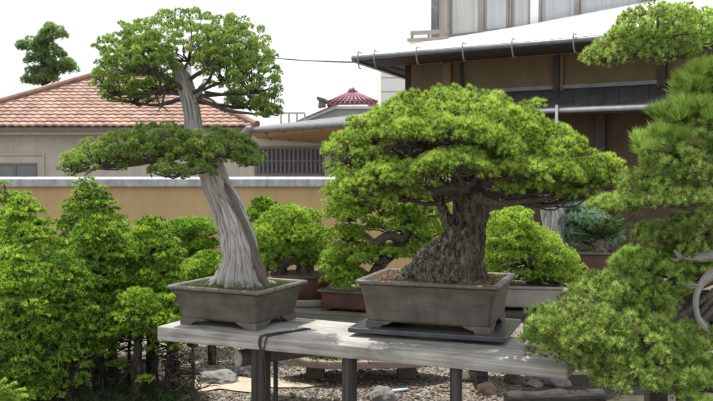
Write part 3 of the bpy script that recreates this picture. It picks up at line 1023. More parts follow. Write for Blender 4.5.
scatter_pot('moss', M['moss'], pot2, P2C, R2, W2, D2, H2, 1200, 5, 0.009, 0.003, 0.6, dome=0.022, mask=lambda x, y: (x > 0.02) & (y > -0.1))

# ------------------------------------------------------------------ juniper (left bonsai)
YJ = 4.08
jun = thing('juniper_bonsai', 'tall juniper bonsai with pale twisted deadwood trunk in the left pot', 'bonsai tree', P(238, 279, YJ))
jp = [(244, 298, 0), (241.5, 268, 0.0), (240, 250, 0.01), (236, 230, 0.02), (228, 208, 0.03), (218, 188, 0.03), (212, 172, 0.02), (203, 152, 0.0), (194, 132, 0.0), (191.5, 112, 0.01), (188, 95, 0.0), (184, 82, -0.01), (178, 68, -0.02), (172, 56, 0.0)]
jr = [19, 18, 17.5, 16, 15.5, 14.5, 13, 10.5, 8.8, 8.4, 8.6, 8, 6, 3.5]
path = [P(x, y, YJ + dy) for x, y, dy in jp]
mb = MB()
mb.tube(path, [r * YJ / FPX for r in jr], 96, 9, 0.09, 12, 0.075, 5, 6.0)
mb.build('trunk', M['deadwood'], jun, smooth=True)
# root flare ridges
for i, (x0, y0, x1, y1, r0, dy) in enumerate([(222, 286, 230, 252, 6.5, -0.06), (231, 293, 235, 255, 7, -0.09), (250, 293, 243, 252, 7, -0.09), (266, 288, 252, 250, 6, -0.05), (241, 294, 240, 258, 6, -0.11)]):
    mb = MB()
    a = P(x0, y0, YJ + dy); b_ = P(x1, y1, YJ + dy * 0.45)
    mb.tube([a, (a * 0.55 + b_ * 0.45) + np.array([0, 0, -0.012]), b_, b_ + (b_ - a) * 0.5 + np.array([0, 0.04, 0.0])], np.array([r0 * 0.8, r0, r0 * 0.85, r0 * 0.4]) * YJ / FPX, 20, 6, 0.16, 24, 0.12, 4, 9)
    mb.build('root', M['deadwood'] if i != 3 else M['livevein'], jun, smooth=True)
# thin surface roots running out over the moss
for k in range(11):
    a_ = -math.pi / 2 + (k - 5) * 0.42 + rng.normal(0, 0.1)
    ex = rng.uniform(0.17, 0.215)
    q = [potw(P1C, R1, 0.01 + math.cos(a_) * r_, -0.01 + math.sin(a_) * r_ * 0.85, P1H + z_) for r_, z_ in ((0.07, 0.10), (0.105, 0.035), (0.14, 0.004), (ex, -0.022))]
    mb = MB(); mb.tube(q, [0.016, 0.020, 0.014, 0.006], 14, 7, 0.4, 26, 0.14, 3, 14)
    mb.build('root', M['deadwood'] if k % 3 else M['livevein'], jun, smooth=True)
# brown live vein up the right-hand side
mb = MB()
mb.tube([P(260, 276, YJ - 0.02), P(254, 250, YJ - 0.035), P(246, 226, YJ - 0.03), P(236, 206, YJ - 0.025), P(226, 188, YJ - 0.015), P(218, 170, YJ), P(207, 150, YJ)],
        np.array([3.4, 3.6, 3, 3, 2.8, 2.8, 2]) * YJ / FPX, 16, 8, 0.15, 20)
mb.build('live_vein', M['livevein'], jun, smooth=True)
# pale stub with forked end and jin
for pts, rr_ in (([(193, 102), (198, 94), (201, 88), (203, 84)], [4.2, 3.4, 2.8, 1.2]), ([(190, 106), (183, 99), (177, 98)], [2.5, 1.8, 0.6])):
    mb = MB(); mb.tube([P(x, y, YJ - 0.01) for x, y in pts], np.array(rr_) * YJ / FPX, 16, 6, 0.12, 30)
    mb.build('dead_stub', M['deadwood'], jun, smooth=True)
mb = MB()
mb.tube([P(196, 140, YJ - 0.02), P(170, 136, YJ - 0.08), P(152, 131, YJ - 0.1), P(143, 124, YJ - 0.1), P(140, 121, YJ - 0.1)], np.array([3, 2.4, 2.2, 1.5, 0.5]) * YJ / FPX, 10, 6, 0.15, 30)
mb.build('dead_branch', M['deadwood'], jun, smooth=True)
# crown masses: (px,py,rx,ry,depth offset,depth half size, clumps)
jpads = [
    (188, 45, 64, 35, 0.0, 0.30, 100), (132, 58, 36, 34, -0.05, 0.22, 50), (117, 84, 22, 25, -0.04, 0.16, 24), (150, 60, 28, 26, -0.18, 0.15, 28), (160, 86, 30, 10, 0.12, 0.14, 14),
    (236, 48, 34, 30, -0.06, 0.24, 44), (254, 78, 28, 32, -0.05, 0.2, 38), (228, 72, 26, 22, 0.15, 0.18, 22), (245, 102, 22, 12, 0.08, 0.14, 13),
    (268, 108, 14, 15, -0.08, 0.1, 12), (214, 62, 20, 13, -0.2, 0.1, 12),
    (132, 98, 26, 9, 0.08, 0.12, 9),
    (98, 158, 34, 18, -0.12, 0.16, 34), (74, 164, 13, 15, -0.12, 0.09, 10), (130, 150, 34, 19, -0.14, 0.18, 40), (162, 147, 38, 24, -0.16, 0.2, 54),
    (196, 151, 26, 20, -0.2, 0.16, 32), (226, 148, 28, 21, -0.1, 0.18, 38), (246, 157, 16, 16, -0.08, 0.12, 16), (182, 170, 36, 10, -0.2, 0.16, 20),
]
TR = [P(x, y, YJ + dy) for x, y, dy in jp]
for (x, y, rx, ry, dy, dep, n) in jpads:
    c, a, b_, h = pxpad(x, y, rx, ry, YJ + dy, dep)
    cc, rr_ = pad_clumps(c, a * 0.92, b_, h * 0.9, int(n * (2.2 if y < 125 else 1.7)), 0.018, zmin=-0.6, inner=0.35, seed=x, lump=0.12)
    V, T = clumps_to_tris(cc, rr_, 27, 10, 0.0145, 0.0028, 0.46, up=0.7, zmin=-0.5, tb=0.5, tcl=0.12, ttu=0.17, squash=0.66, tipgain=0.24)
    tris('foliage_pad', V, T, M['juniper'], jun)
    # branch to the pad with twigs to the clumps
    ti = 10 if y < 112 else 7
    if y < 60: ti = 11
    q = TR[ti] + rng.normal(0, 0.008, 3)
    mb = MB()
    hub = c - np.array([0, 0, h * 0.45])
    mid = q * 0.5 + hub * 0.5 + rng.normal(0, 0.03, 3)
    mb.tube([q, mid, hub], [0.011, 0.008, 0.004], 8, 6, 0.3, 30)
    twigs(mb, hub, [p for p in cc[:: max(1, len(cc) // 16)]], 0.005, 0.0014, 0.1)
    mb.build('branch', M['twig'], jun, smooth=True)
# bare hanging twigs in the open middle
for (x0, y0, x1, y1, x2, y2) in [(176, 80, 155, 92, 138, 108), (155, 92, 160, 104, 170, 112), (165, 88, 163, 100, 158, 112), (200, 96, 212, 100, 222, 112), (205, 92, 228, 96, 252, 112), (228, 97, 240, 92, 262, 104), (150, 95, 138, 98, 128, 94), (180, 150, 160, 160, 156, 172), (160, 160, 150, 166, 152, 178), (120, 155, 96, 168, 84, 176)]:
    mb = MB(); mb.tube([P(x0, y0, YJ - 0.02), P(x1, y1, YJ - 0.07), P(x2, y2, YJ - 0.1)], [0.007, 0.005, 0.002], 6, 6, 0.25, 40)
    mb.build('bare_twig', M['twig'], jun, smooth=True)

# ------------------------------------------------------------------ spreading pine (right bonsai)
YP = 3.76
pin = thing('pine_bonsai', 'broad domed pine bonsai with thick cracked trunk in the large pot', 'bonsai tree', P(440, 276, YP))
tp = [(447, 289, 0.05), (450, 271, 0.035), (458, 255, 0.02), (464, 238, 0.02), (468, 220, 0.02), (470, 204, 0.02), (470, 190, 0.0), (466, 174, 0.0), (468, 155, 0.02), (462, 135, 0.03), (456, 118, 0.03), (455, 100, 0.03)]
tr_ = [40, 36, 27, 21, 17.5, 16.5, 16.5, 14, 10.5, 8, 5.5, 3]
mb = MB()
mb.tube([P(x, y, YP + d) for x, y, d in tp], [r * YP / FPX for r in tr_], 64, 9, 0.16, 16, 0.05, 5, 5)
mb.build('trunk', M['bark'], pin, smooth=True)
for pts, rr_, m_ in (([(396, 283), (412, 270), (432, 258), (450, 244), (462, 230)], [5, 9, 13, 12, 6], 'lichen'),
                     ([(410, 284), (429, 273), (446, 262), (456, 246)], [6, 9, 9, 5], 'lichen'),
                     ([(486, 284), (478, 270), (472, 258), (470, 240)], [5, 7, 8, 5], 'bark'),
                     ([(438, 285), (452, 274), (460, 262)], [5, 8, 6], 'bark')):
    mb = MB(); mb.tube([P(x, y, YP + 0.0 + 0.006 * i) for i, (x, y) in enumerate(pts)], np.array(rr_) * YP / FPX, 32, 9, 0.5, 20)
    mb.build('root', M[m_], pin, smooth=True)
mb = MB()
mb.tube([P(452, 236, YP - 0.02), P(448, 222, YP - 0.05), P(442, 206, YP - 0.05), P(438, 196, YP - 0.05), P(428, 188, YP - 0.08)], np.array([7, 6, 6, 6.5, 5]) * YP / FPX, 24, 8, 0.4, 22)
mb.build('branch', M['bark'], pin, smooth=True)
# pads (px,py,rx,ry,depth offset, depth half size, clumps)
ppads = [
    (455, 118, 62, 33, 0.04, 0.32, 78), (404, 120, 34, 24, 0.0, 0.24, 40), (372, 134, 26, 20, 0.0, 0.2, 28), (350, 151, 24, 17, -0.02, 0.18, 26),
    (508, 126, 40, 27, 0.02, 0.26, 46), (548, 146, 34, 22, 0.0, 0.24, 40), (585, 166, 30, 17, -0.02, 0.2, 32), (606, 178, 20, 11, -0.03, 0.14, 16),
    (412, 133, 30, 13, -0.26, 0.12, 24), (448, 132, 32, 14, -0.34, 0.1, 26), (482, 136, 22, 13, -0.32, 0.1, 18), (500, 148, 22, 14, -0.3, 0.11, 20),
    (455, 163, 34, 12, -0.36, 0.13, 30), (428, 170, 20, 9, -0.34, 0.1, 14), (392, 178, 34, 14, -0.24, 0.14, 32), (362, 186, 27, 14, -0.16, 0.13, 24), (402, 194, 26, 9, -0.14, 0.12, 16),
    (512, 170, 30, 12, -0.3, 0.13, 24), (548, 172, 32, 14, -0.22, 0.14, 28), (580, 180, 26, 10, -0.14, 0.12, 18), (528, 189, 30, 6, -0.2, 0.1, 16), (572, 194, 24, 5, -0.12, 0.1, 12), (372, 158, 22, 10, -0.12, 0.12, 14),
]
TP = [P(x, y, YP + d) for x, y, d in tp]
for (x, y, rx, ry, dy, dep, n) in ppads:
    c, a, b_, h = pxpad(x, y, rx, ry, YP + dy, dep)
    c = c - np.array([0, 0, h * 0.25])
    cc, rr_ = pad_clumps(c, a * 0.9, b_, h * 1.02, int(n * 1.5), 0.027, zmin=-0.28, inner=0.15, seed=x * 0.3, lump=0.16)
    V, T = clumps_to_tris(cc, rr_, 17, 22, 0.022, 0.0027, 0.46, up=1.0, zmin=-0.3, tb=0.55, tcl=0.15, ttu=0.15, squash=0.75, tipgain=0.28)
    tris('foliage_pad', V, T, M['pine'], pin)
    ti = 6 if y > 140 else 8
    if y < 128: ti = 9
    q = TP[ti]
    hub = c - np.array([0, 0, h * 0.35])
    mid = q * 0.45 + hub * 0.55 + np.array([0, 0, -0.02]) + rng.normal(0, 0.02, 3)
    mb = MB()
    mb.tube([q, mid, hub], [0.015, 0.010, 0.005], 9, 7, 0.3, 30)
    twigs(mb, hub, [p for p in cc[:: max(1, len(cc) // 20)]], 0.0042, 0.0014, 0.1)
    twigs(mb, mid, [p for p in cc[1:: max(1, len(cc) // 6)]], 0.0045, 0.0015, 0.1)
    mb.build('branch', M['twig'], pin, smooth=True)
# long low limbs showing under the crown at either side
for pts, rr_ in (([(472, 196), (500, 203), (530, 200), (562, 196), (592, 190), (612, 186)], [9, 6, 5, 4, 3, 1.5]), ([(500, 203), (520, 194), (545, 188), (575, 184)], [5, 4, 3, 1.5]),
                 ([(470, 188), (450, 186), (430, 192), (405, 186), (380, 182), (362, 186)], [8, 7, 6, 4.5, 3, 1.5]), ([(530, 200), (545, 206), (562, 203), (580, 199)], [4, 3, 2.2, 1]),
                 ([(462, 150), (430, 146), (398, 146), (368, 152), (345, 160)], [7, 5, 4, 3, 1.5]), ([(430, 146), (410, 156), (385, 160), (360, 166)], [4, 3, 2.2, 1]), ([(466, 158), (490, 156), (515, 156), (545, 160)], [6, 5, 4, 2])):
    mb = MB()
    pp = [P(x, y, YP - 0.12 - 0.02 * i) for i, (x, y) in enumerate(pts)]
    mb.tube(pp, np.array(rr_) * 0.62 * YP / FPX, 12, 7, 0.25, 26)
    for q in pp[1:]:
        twigs(mb, q, [q + rng.normal(0, 1, 3) * np.array([0.09, 0.06, 0.02]) + np.array([0, 0, 0.05]) for _ in range(4)], 0.0035, 0.0013, 0.1)
    mb.build('branch', M['twig'], pin, smooth=True)


# ------------------------------------------------------------------ right-hand long-needled pine
YR = 3.25
rpin = thing('pine_tree', 'large long needled pine with drooping tiers at the right edge', 'pine tree', P(770, 300, YR + 0.25))
rt = [(765, 300, 0.25), (752, 262, 0.22), (768, 225, 0.18), (775, 180, 0.15), (758, 140, 0.13), (752, 100, 0.12), (745, 78, 0.1), (722, 62, 0.08), (700, 52, 0.06), (680, 46, 0.05)]
mb = MB()
mb.tube([P(x, y, YR + d) for x, y, d in rt], np.array([26, 22, 18, 16, 14, 12, 10, 8.5, 7, 4]) * YR / FPX, 36, 8, 0.2, 16)
mb.build('trunk', M['bark'], rpin, smooth=True)
# (px,py,rx,ry,dy,depth,clumps,material,len,up)
rpads = [
    (655, 30, 40, 22, 0.05, 0.2, 44, 'long', 0.036, 0.5), (690, 34, 40, 22, 0.05, 0.2, 36, 'fresh', 0.036, 0.5), (628, 46, 26, 14, 0.02, 0.14, 24, 'long', 0.036, 0.4), (604, 57, 18, 9, 0.0, 0.1, 14, 'long', 0.036, 0.3), (664, 52, 34, 11, -0.02, 0.14, 20, 'long', 0.036, 0.2),
    (735, 20, 30, 20, 0.05, 0.2, 12, 'long', 0.04, 0.5),
    (710, 86, 32, 20, 0.0, 0.16, 32, 'fresh', 0.055, 1.5), (690, 118, 32, 18, 0.0, 0.15, 30, 'fresh', 0.055, 1.5), (668, 150, 30, 16, 0.0, 0.15, 28, 'fresh', 0.052, 1.5),
    (708, 138, 30, 26, -0.06, 0.15, 30, 'long', 0.045, 0.8), (690, 168, 46, 24, -0.1, 0.18, 46, 'long', 0.042, 0.7), (658, 186, 34, 18, -0.05, 0.16, 36, 'long', 0.042, 0.6), (616, 206, 26, 10, -0.02, 0.1, 18, 'long', 0.04, 0.5),
    (676, 200, 40, 13, -0.16, 0.13, 26, 'long', 0.042, 0.5), (706, 228, 36, 16, -0.1, 0.15, 28, 'long', 0.042, 0.6), (668, 236, 30, 13, -0.05, 0.12, 22, 'long', 0.042, 0.5),
    (648, 266, 40, 16, 0.0, 0.14, 32, 'fresh', 0.042, 0.6), (690, 268, 34, 13, 0.05, 0.14, 22, 'fresh', 0.042, 0.6), (612, 292, 34, 18, -0.02, 0.14, 30, 'long', 0.042, 0.6), (640, 300, 34, 18, -0.02, 0.14, 26, 'fresh', 0.042, 0.6),
    (660, 284, 30, 14, 0.02, 0.12, 24, 'long', 0.042, 0.6), (630, 316, 40, 16, -0.04, 0.14, 30, 'long', 0.042, 0.6), (690, 248, 30, 12, -0.02, 0.13, 22, 'long', 0.042, 0.6), (580, 326, 48, 26, -0.12, 0.18, 50, 'long', 0.042, 0.6), (556, 340, 30, 22, -0.1, 0.14, 28, 'long', 0.042, 0.5), (626, 340, 50, 26, -0.14, 0.18, 54, 'long', 0.042, 0.6), (672, 348, 50, 24, -0.1, 0.18, 44, 'long', 0.042, 0.6),
    (640, 370, 58, 22, -0.2, 0.16, 44, 'long', 0.042, 0.5), (690, 384, 44, 22, -0.2, 0.16, 34, 'fresh', 0.045, 0.6), (600, 362, 34, 16, -0.16, 0.12, 22, 'long', 0.042, 0.4),
]
TRR = [P(x, y, YR + d) for x, y, d in rt]
for (x, y, rx, ry, dy, dep, n, mt, ln, up) in rpads:
    c, a, b_, h = pxpad(x, y, rx, ry, YR + dy, dep)
    cc, rr_ = pad_clumps(c, a * 0.9, b_, h * 0.92, int(n * (1.8 if ln < 0.05 else 1.15)), 0.021, zmin=-0.5, inner=0.2, seed=x * 0.21, lump=0.22)
    V, T = clumps_to_tris(cc, rr_, 15, 20, ln * (1.0 if ln > 0.05 else 0.56), 0.0025, 0.45 if ln < 0.05 else 0.3, up=up, zmin=-0.45, tb=0.5, tcl=0.18, ttu=0.2, squash=0.75, tipgain=0.22, tv=0.16)
    tris('foliage_pad', V, T, M[mt], rpin)
    lim = TRR if y < 70 else TRR[:7]
    i_ = int(np.argmin([np.linalg.norm(q - c) + 0.25 * max(0, c[2] - q[2] + 0.05) for q in lim]))
    hub = c - np.array([0, 0, h * 0.4])
    mid = TRR[i_] * 0.5 + hub * 0.5 + rng.normal(0, 0.02, 3)
    mb = MB()
    mb.tube([TRR[i_], mid, hub], [0.018, 0.013, 0.007], 8, 6, 0.25, 30)
    twigs(mb, hub, [p for p in cc[:: max(1, len(cc) // 14)]], 0.005, 0.0016, 0.1)
    mb.build('branch', M['twig'], rpin, smooth=True)
for pts, rr_ in (([(765, 262), (735, 258), (712, 255), (695, 257), (682, 256), (674, 250)], [10, 9, 8.5, 7.5, 5, 2]), ([(682, 256), (676, 260), (670, 258)], [3.5, 2, 0.8]),
                 ([(760, 262), (730, 268), (714, 273), (702, 284), (696, 298), (697, 314), (703, 326), (709, 334)], [8, 7, 6.5, 5.5, 4.6, 4.6, 5.5, 2.5]),
                 ([(703, 286), (690, 286), (682, 284), (676, 282)], [4, 3, 2.2, 0.8])):
    mb = MB(); mb.tube([P(x, y, YR - 0.12) for x, y in pts], np.array(rr_) * 0.68 * YR / FPX, 18, 8, 0.4, 24, 0.08, 4, 10)
    mb.build('dead_branch', M['deadwood'], rpin, smooth=True)
rp_c = P(742, 322, YR + 0.33)
rect_pot('bonsai_pot', 'dark grey rectangular pot half hidden in the right edge pine', rp_c, -math.radians(10), 0.62, 0.42, 0.16, 0.04, 0.025, M['potdark'], M['potdark'], M['soil'])
st = thing('pot_stand', 'dark timber stand behind the drooping foliage at the right edge', 'stand', (rp_c[0], rp_c[1], 0))
mb = MB(); mb.box((rp_c[0] - 0.36, rp_c[1] - 0.26, rp_c[2] - 0.061), (rp_c[0] + 0.36, rp_c[1] + 0.26, rp_c[2] - 0.001))
mb.build('top_board', M['post'], st, bevel=0.005)
for sx in (-1, 1):
    for sy in (-1, 1):
        mb = MB(); x = rp_c[0] + sx * 0.29; y = rp_c[1] + sy * 0.19
        mb.box((x - 0.04, y - 0.04, 0), (x + 0.04, y + 0.04, rp_c[2] - 0.062))
        mb.build('leg', M['post'], st, bevel=0.005)


# ------------------------------------------------------------------ spruces at the left
def spruce(label, px, top, bot, hw, Y, clumps, tb=0.45, cone=0.5, mat='spruce', hasfol=None, lean=0.0, r=0.055, per=38, name='spruce_tree', cat='spruce tree', group='spruces planted as a little forest', tcl=0.14):
    """domed conifer: px centre, top and bottom of its foliage, half width (photo pixels), Y distance"""
    base = np.array([(px - 356.5) / FPX * Y, Y, 0.0])
    zt = P(px, top, Y)[2]; zb = max(P(px, bot, Y)[2], 0.12)
    R = hw * Y / FPX
    t = thing(name, label, cat, base, 0, group)
    mb = MB()
    pts = [base + np.array([0.0, 0, -0.02]), base + np.array([lean * 0.2 + rng.normal(0, 0.01), 0, zt * 0.3]), base + np.array([lean * 0.6 + rng.normal(0, 0.015), 0, zt * 0.65]), base + np.array([lean, 0, zt * 0.93])]
    r0 = 0.018 + 0.016 * zt
    mb.tube(pts, [r0 * 1.35, r0, r0 * 0.7, 0.004], 14, 8, 0.2, 20)
    mb.build('trunk', M['darkbark'], t, smooth=True)
    H = zt - zb
    cc = []; rr_ = []
    mbb = MB()
    ncl = int(clumps * 2.9)
    for i in range(ncl):
        q = 1 - (1 - (i + 0.5) / ncl) ** (0.8 if cone > 0 else 0.62)
        q = min(max(q, 0), 1)
        if cone > 0:
            prof = (1 - q ** 2.6) ** 0.62 * (0.8 + 0.2 * min(1, q * 4))
        else:
            prof = (1 - q) ** 0.6 * 1.1
        layer = 0.5 + 0.5 * math.sin(q * H / 0.13 * 6.283 + px)
        a = i * 2.39996 + rng.normal(0, 0.25)
        wob = 1 + 0.34 * noise.noise(Vector((math.cos(a) * 1.7 + px, math.sin(a) * 1.7, q * 5)))
        rad = R * prof * wob * (math.sqrt(rng.uniform(0.62, 1.05)) if rng.random() < 0.74 else rng.uniform(0.2, 0.85)) * (0.68 + 0.32 * layer)
        ax = base + np.array([lean * q, 0, 0])
        z = zb + H * q * 0.975
        p = np.array([ax[0] + rad * math.cos(a), ax[1] + rad * math.sin(a) * 0.9, z + rng.normal(0, 0.02) - 0.1 * rad])
        cc.append(p); rr_.append(r * 0.74 * rng.uniform(0.6, 1.7))
        if i % 6 == 0:
            a_ = np.array([ax[0], ax[1], z - 0.05])
            mbb.tube([a_, (a_ + p) / 2 + np.array([0, 0, 0.015]), p], [0.008, 0.006, 0.002], 4, 3, caps=False)
    for k in range(int(clumps * 0.12)):
        a = rng.uniform(0, 6.28); rad = R * rng.uniform(0.2, 0.85)
        z = rng.uniform(max(0.14, zb - 0.32), zb + 0.05)
        p = np.array([base[0] + rad * math.cos(a), base[1] + rad * math.sin(a), z])
        cc.append(p); rr_.append(r * rng.uniform(0.5, 1.0))
        a_ = np.array([base[0], base[1], z + 0.02])
        mbb.tube([a_, (a_ + p) / 2 + np.array([0, 0, 0.015]), p], [0.007, 0.005, 0.002], 4, 3, caps=False)
    V, T = clumps_to_tris(np.array(cc), rr_, per * 0.55, 9, 0.026, 0.0060, 0.5, up=0.35, zmin=-0.1, tb=tb, tcl=tcl + 0.07, ttu=0.18, squash=0.32, tipgain=0.26)
    tris('crown', V, T, M[mat], t)
    # dead lower twigs
    zl = zb
    for k in range(6):
        z = rng.uniform(0.15, max(0.3, zl))
        a = rng.uniform(0, 6.28)
        L = rng.uniform(0.1, 0.3)
        p0 = np.array([base[0], base[1], z])
        d = np.array([math.cos(a), math.sin(a), rng.uniform(-0.35, 0.2)])
        twigs(mbb, p0, [p0 + d * L, p0 + d * L * 0.8 + rng.normal(0, 0.06, 3)], 0.005, 0.0015, 0.0)
    mbb.build('branch', M['darkbark'], t, smooth=True)
    return t


spruce('small dark topped spruce at the left edge, furthest back beside the wall', 6, 184, 300, 24, 6.3, 46, 0.35)
spruce('pyramid shaped spruce rising highest against the ochre wall', 90, 178, 330, 66, 6.0, 250, 0.34, cone=-0.4, tcl=0.16)
spruce('broad bright spruce at the left edge with a rounded light green top', 22, 196, 345, 48, 5.35, 140, 0.55)
spruce('rounded blue green tipped spruce in front of the pyramid shaped one', 97, 216, 332, 40, 5.15, 130, 0.42)
spruce('domed spruce closest to the left pot, with bright shoots', 150, 218, 318, 40, 5.3, 120, 0.5)
spruce('dense front spruce filling the lower left edge of the photo', 14, 250, 392, 52, 4.75, 170, 0.5)
spruce('spruce with long bare dark trunk just left of the two trunk pair', 64, 258, 352, 42, 4.85, 110, 0.4)
spruce('slim spruce with sparse light foliage below the bench end', 136, 290, 330, 28, 4.95, 40, 0.5)
spruce('thin spruce with foliage touching the left end of the bench plank', 168, 296, 334, 24, 5.05, 30, 0.55)
spruce('spruce standing behind the rounded one, trunk in deep shade', 112, 262, 325, 34, 5.5, 60, 0.4)
for (px, Y, lab) in ((178, 5.0, 'bare thin sapling trunk under the bench end, furthest right'), (170, 5.2, 'bare thin sapling stem with twigs, second from the right'), (125, 5.25, 'leafless dark sapling between the two thick spruce trunks'), (188, 4.7, 'leaning leafless sapling with fine twigs beneath the left pot')):
    base = np.array([(px - 356.5) / FPX * Y, Y, 0.0])
    t = thing('bare_sapling', lab, 'sapling', base, 0, 'leafless saplings among the spruces')
    mb = MB()
    tp_ = base + np.array([rng.normal(0, 0.04) + 0.03, 0, 0.42 + rng.uniform(0, 0.1)])
    mb.tube([base, base * 0.5 + tp_ * 0.5 + rng.normal(0, 0.012, 3), tp_], [0.013, 0.010, 0.004], 8, 6, 0.2, 30)
    mb.build('stem', M['darkbark'], t, smooth=True)
    mb = MB()
    for k in range(16):
        z = rng.uniform(0.08, 0.42)
        p0 = base + (tp_ - base) * (z / 0.45)
        a = rng.uniform(0, 6.28)
        d = np.array([math.cos(a), math.sin(a) * 0.6, rng.uniform(-0.3, 0.5)])
        L = rng.uniform(0.06, 0.2)
        twigs(mb, p0, [p0 + d * L, p0 + d * L * 0.7 + rng.normal(0, 0.05, 3)], 0.004, 0.0012, 0.0)
    mb.build('twig', M['darkbark'], t, smooth=True)
# undergrowth below the spruces
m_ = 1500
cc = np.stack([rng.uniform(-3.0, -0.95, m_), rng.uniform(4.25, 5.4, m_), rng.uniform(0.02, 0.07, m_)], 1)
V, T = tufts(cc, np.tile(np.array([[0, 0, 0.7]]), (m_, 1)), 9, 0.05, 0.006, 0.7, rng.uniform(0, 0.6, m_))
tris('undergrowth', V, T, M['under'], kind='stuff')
# bright fronds in the corner
t = thing('low_shrub', 'bright yellow green conifer fronds in the lower left corner', 'shrub', P(-8, 420, 4.15) * np.array([1, 1, 0]))
o = P(-14, 398, 4.15)
mb = MB(); cc = []; dd = []
mb.tube([np.array([o[0], o[1], -0.01]), o * np.array([1, 1, 0.5]), o], [0.012, 0.01, 0.006], 8, 4)
for (x, y) in ((22, 390), (24, 396), (14, 384), (16, 401), (4, 381), (-20, 388), (8, 392)):
    e = P(x, y, 4.1 + rng.normal(0, 0.04))
    mb.tube([o, (o + e) / 2 + np.array([0, 0, 0.012]), e], [0.005, 0.004, 0.002], 5, 4)
    for s_ in np.linspace(0.15, 1.0, 26):
        for sd in (-1, 0, 1):
            cc.append(o + (e - o) * s_); d = e - o
            dd.append(unit(d + np.cross(d, np.array([0, 0, 1.0])) * sd * 0.9 + np.array([0, 0, 0.02])))
V, T = tufts(np.array(cc), np.array(dd), 8, 0.026, 0.005, 0.3, rng.uniform(0.4, 0.9, len(cc)))
mb.build('stem', M['twig'], t)
tris('fronds', V, T, M['pine'], t)
# white plant label between the trunks
a = P(158, 376, 5.6)
mb = MB(); mb.box((a[0] - 0.018, a[1] - 0.002, 0), (a[0] + 0.018, a[1] + 0.002, 0.14))
mb.build('plant_marker', M['whitepaint'], label='blank white marker plate between the spruce trunks', cat='plant marker')

# ------------------------------------------------------------------ second row: benches, pots and trees behind


def dome_tree(name, label, base, trunk_pts, trunk_r, pads, Y, mat, ln=0.024, wd=0.0042, r=0.042, per=16, n=20, tb=0.5, cat='bonsai tree', group='pines on the back benches', up=0.8, zmin=-0.35, bark='bark'):
    t = thing(name, label, cat, base, 0, group)
    mb = MB(); pp = [P(x, y, Y + d) for x, y, d in trunk_pts]
    mb.tube(pp, np.array(trunk_r) * Y / FPX, 20, 7, 0.25, 22)
    mb.build('trunk', M[bark], t, smooth=True)
    for (x, y, rx, ry, dy, dep, nc) in pads:
        c, a, b_, h = pxpad(x, y, rx, ry, Y + dy, dep)
        cc, rr_ = pad_clumps(c, a * 0.9, b_, h * 0.95, int(nc * 1.8), r * 0.9, zmin=zmin, inner=0.2, seed=x * 0.17, lump=0.16)
        V, T = clumps_to_tris(cc, rr_, per, n, ln, wd, 0.55, up=up, zmin=-0.4, tb=tb, tcl=0.13, ttu=0.14, squash=0.65, tipgain=0.18)
        tris('foliage_pad', V, T, M[mat], t)
        i_ = int(np.argmin([np.linalg.norm(q - c) for q in pp[1:]])) + 1
        hub = c - np.array([0, 0, h * 0.4])
        mb = MB(); mb.tube([pp[i_], pp[i_] * 0.5 + hub * 0.5 + rng.normal(0, 0.02, 3), hub], [0.016, 0.011, 0.006], 7, 5, 0.2, 30)
        twigs(mb, hub, [p for p in cc[:: max(1, len(cc) // 10)]], 0.006, 0.002, 0.1)
        mb.build('branch', M['twig'], t, smooth=True)
    return t


# low bench just behind the front one
B2 = math.radians(20)
B2Z = 1.4 - 0.806
q0 = PZ(294, 310.5, B2Z)
back = thing('low_bench', 'mossy plank bench behind the front bench, carrying the red pots', 'bench', (q0[0], q0[1], 0), -B2)
mb = MB(); mb.box((-0.45, 0, B2Z - 0.066), (1.02, 0.5, B2Z)); mb.build('plank', M['plank2'], back, world=False, bevel=0.005)
for x, y in ((-0.242, 0.06), (-0.40, 0.38), (0.894, 0.06), (0.817, 0.38)):
        mb = MB(); mb.box((x - 0.018, y, 0), (x + 0.018, y + 0.04, B2Z - 0.067)); mb.build('post', M['post'], back, world=False, bevel=0.005)


def b2(x, y, z=0.0):
    return np.array([q0[0] + math.cos(-B2) * x - math.sin(-B2) * y, q0[1] + math.sin(-B2) * x + math.cos(-B2) * y, B2Z + z])


# saucer + round red pot
rc = b2(-0.02, 0.25, 0.001)
mb = MB(); loft(mb, [[(rc[0] + 0.185 * q * math.cos(a), rc[1] + 0.15 * q * math.sin(a), rc[2] + z) for a in np.linspace(0, 2 * math.pi, 48, endpoint=False)] for q, z in ((0.95, 0), (1.0, 0.006), (1.03, 0.034), (1.0, 0.04))], True, True)
mb.build('pot_slab', M['potlight'], smooth=False, label='pale grey oval slab under the round red brown pot', cat='slab')
rpc = rc + np.array([0, 0, 0.041])
pa = thing('bonsai_pot', 'rounded red brown pot peeking out between the two large pots', 'plant pot', rpc)
ang_ = np.linspace(0, 2 * math.pi, 56, endpoint=False)
mb = MB(); loft(mb, [[(rpc[0] + q * 0.21 * math.cos(a), rpc[1] + q * 0.16 * math.sin(a), rpc[2] + z) for a in ang_] for q, z in ((0.78, 0.0), (0.82, 0.004), (0.92, 0.05), (1.0, 0.105), (1.02, 0.12))])
mb.build('bowl', M['potred'], pa, smooth=True)
mb = MB(); loft(mb, [[(rpc[0] + q * 0.21 * math.cos(a), rpc[1] + q * 0.16 * math.sin(a), rpc[2] + z) for a in ang_] for q, z in ((1.025, 0.12), (1.07, 0.124), (1.07, 0.138), (0.97, 0.14), (0.95, 0.12))], False)
mb.build('rim', M['potred'], pa, smooth=True)
mb = MB(); loft(mb, [[(rpc[0] + q * 0.21 * math.cos(a), rpc[1] + q * 0.16 * math.sin(a), rpc[2] + z) for a in ang_] for q, z in ((0.96, 0.12), (0.7, 0.135), (0.3, 0.142), (0.02, 0.143))], False, True)
mb.build('soil', M['mosssoil'], pa, smooth=True)
YA = rpc[1]
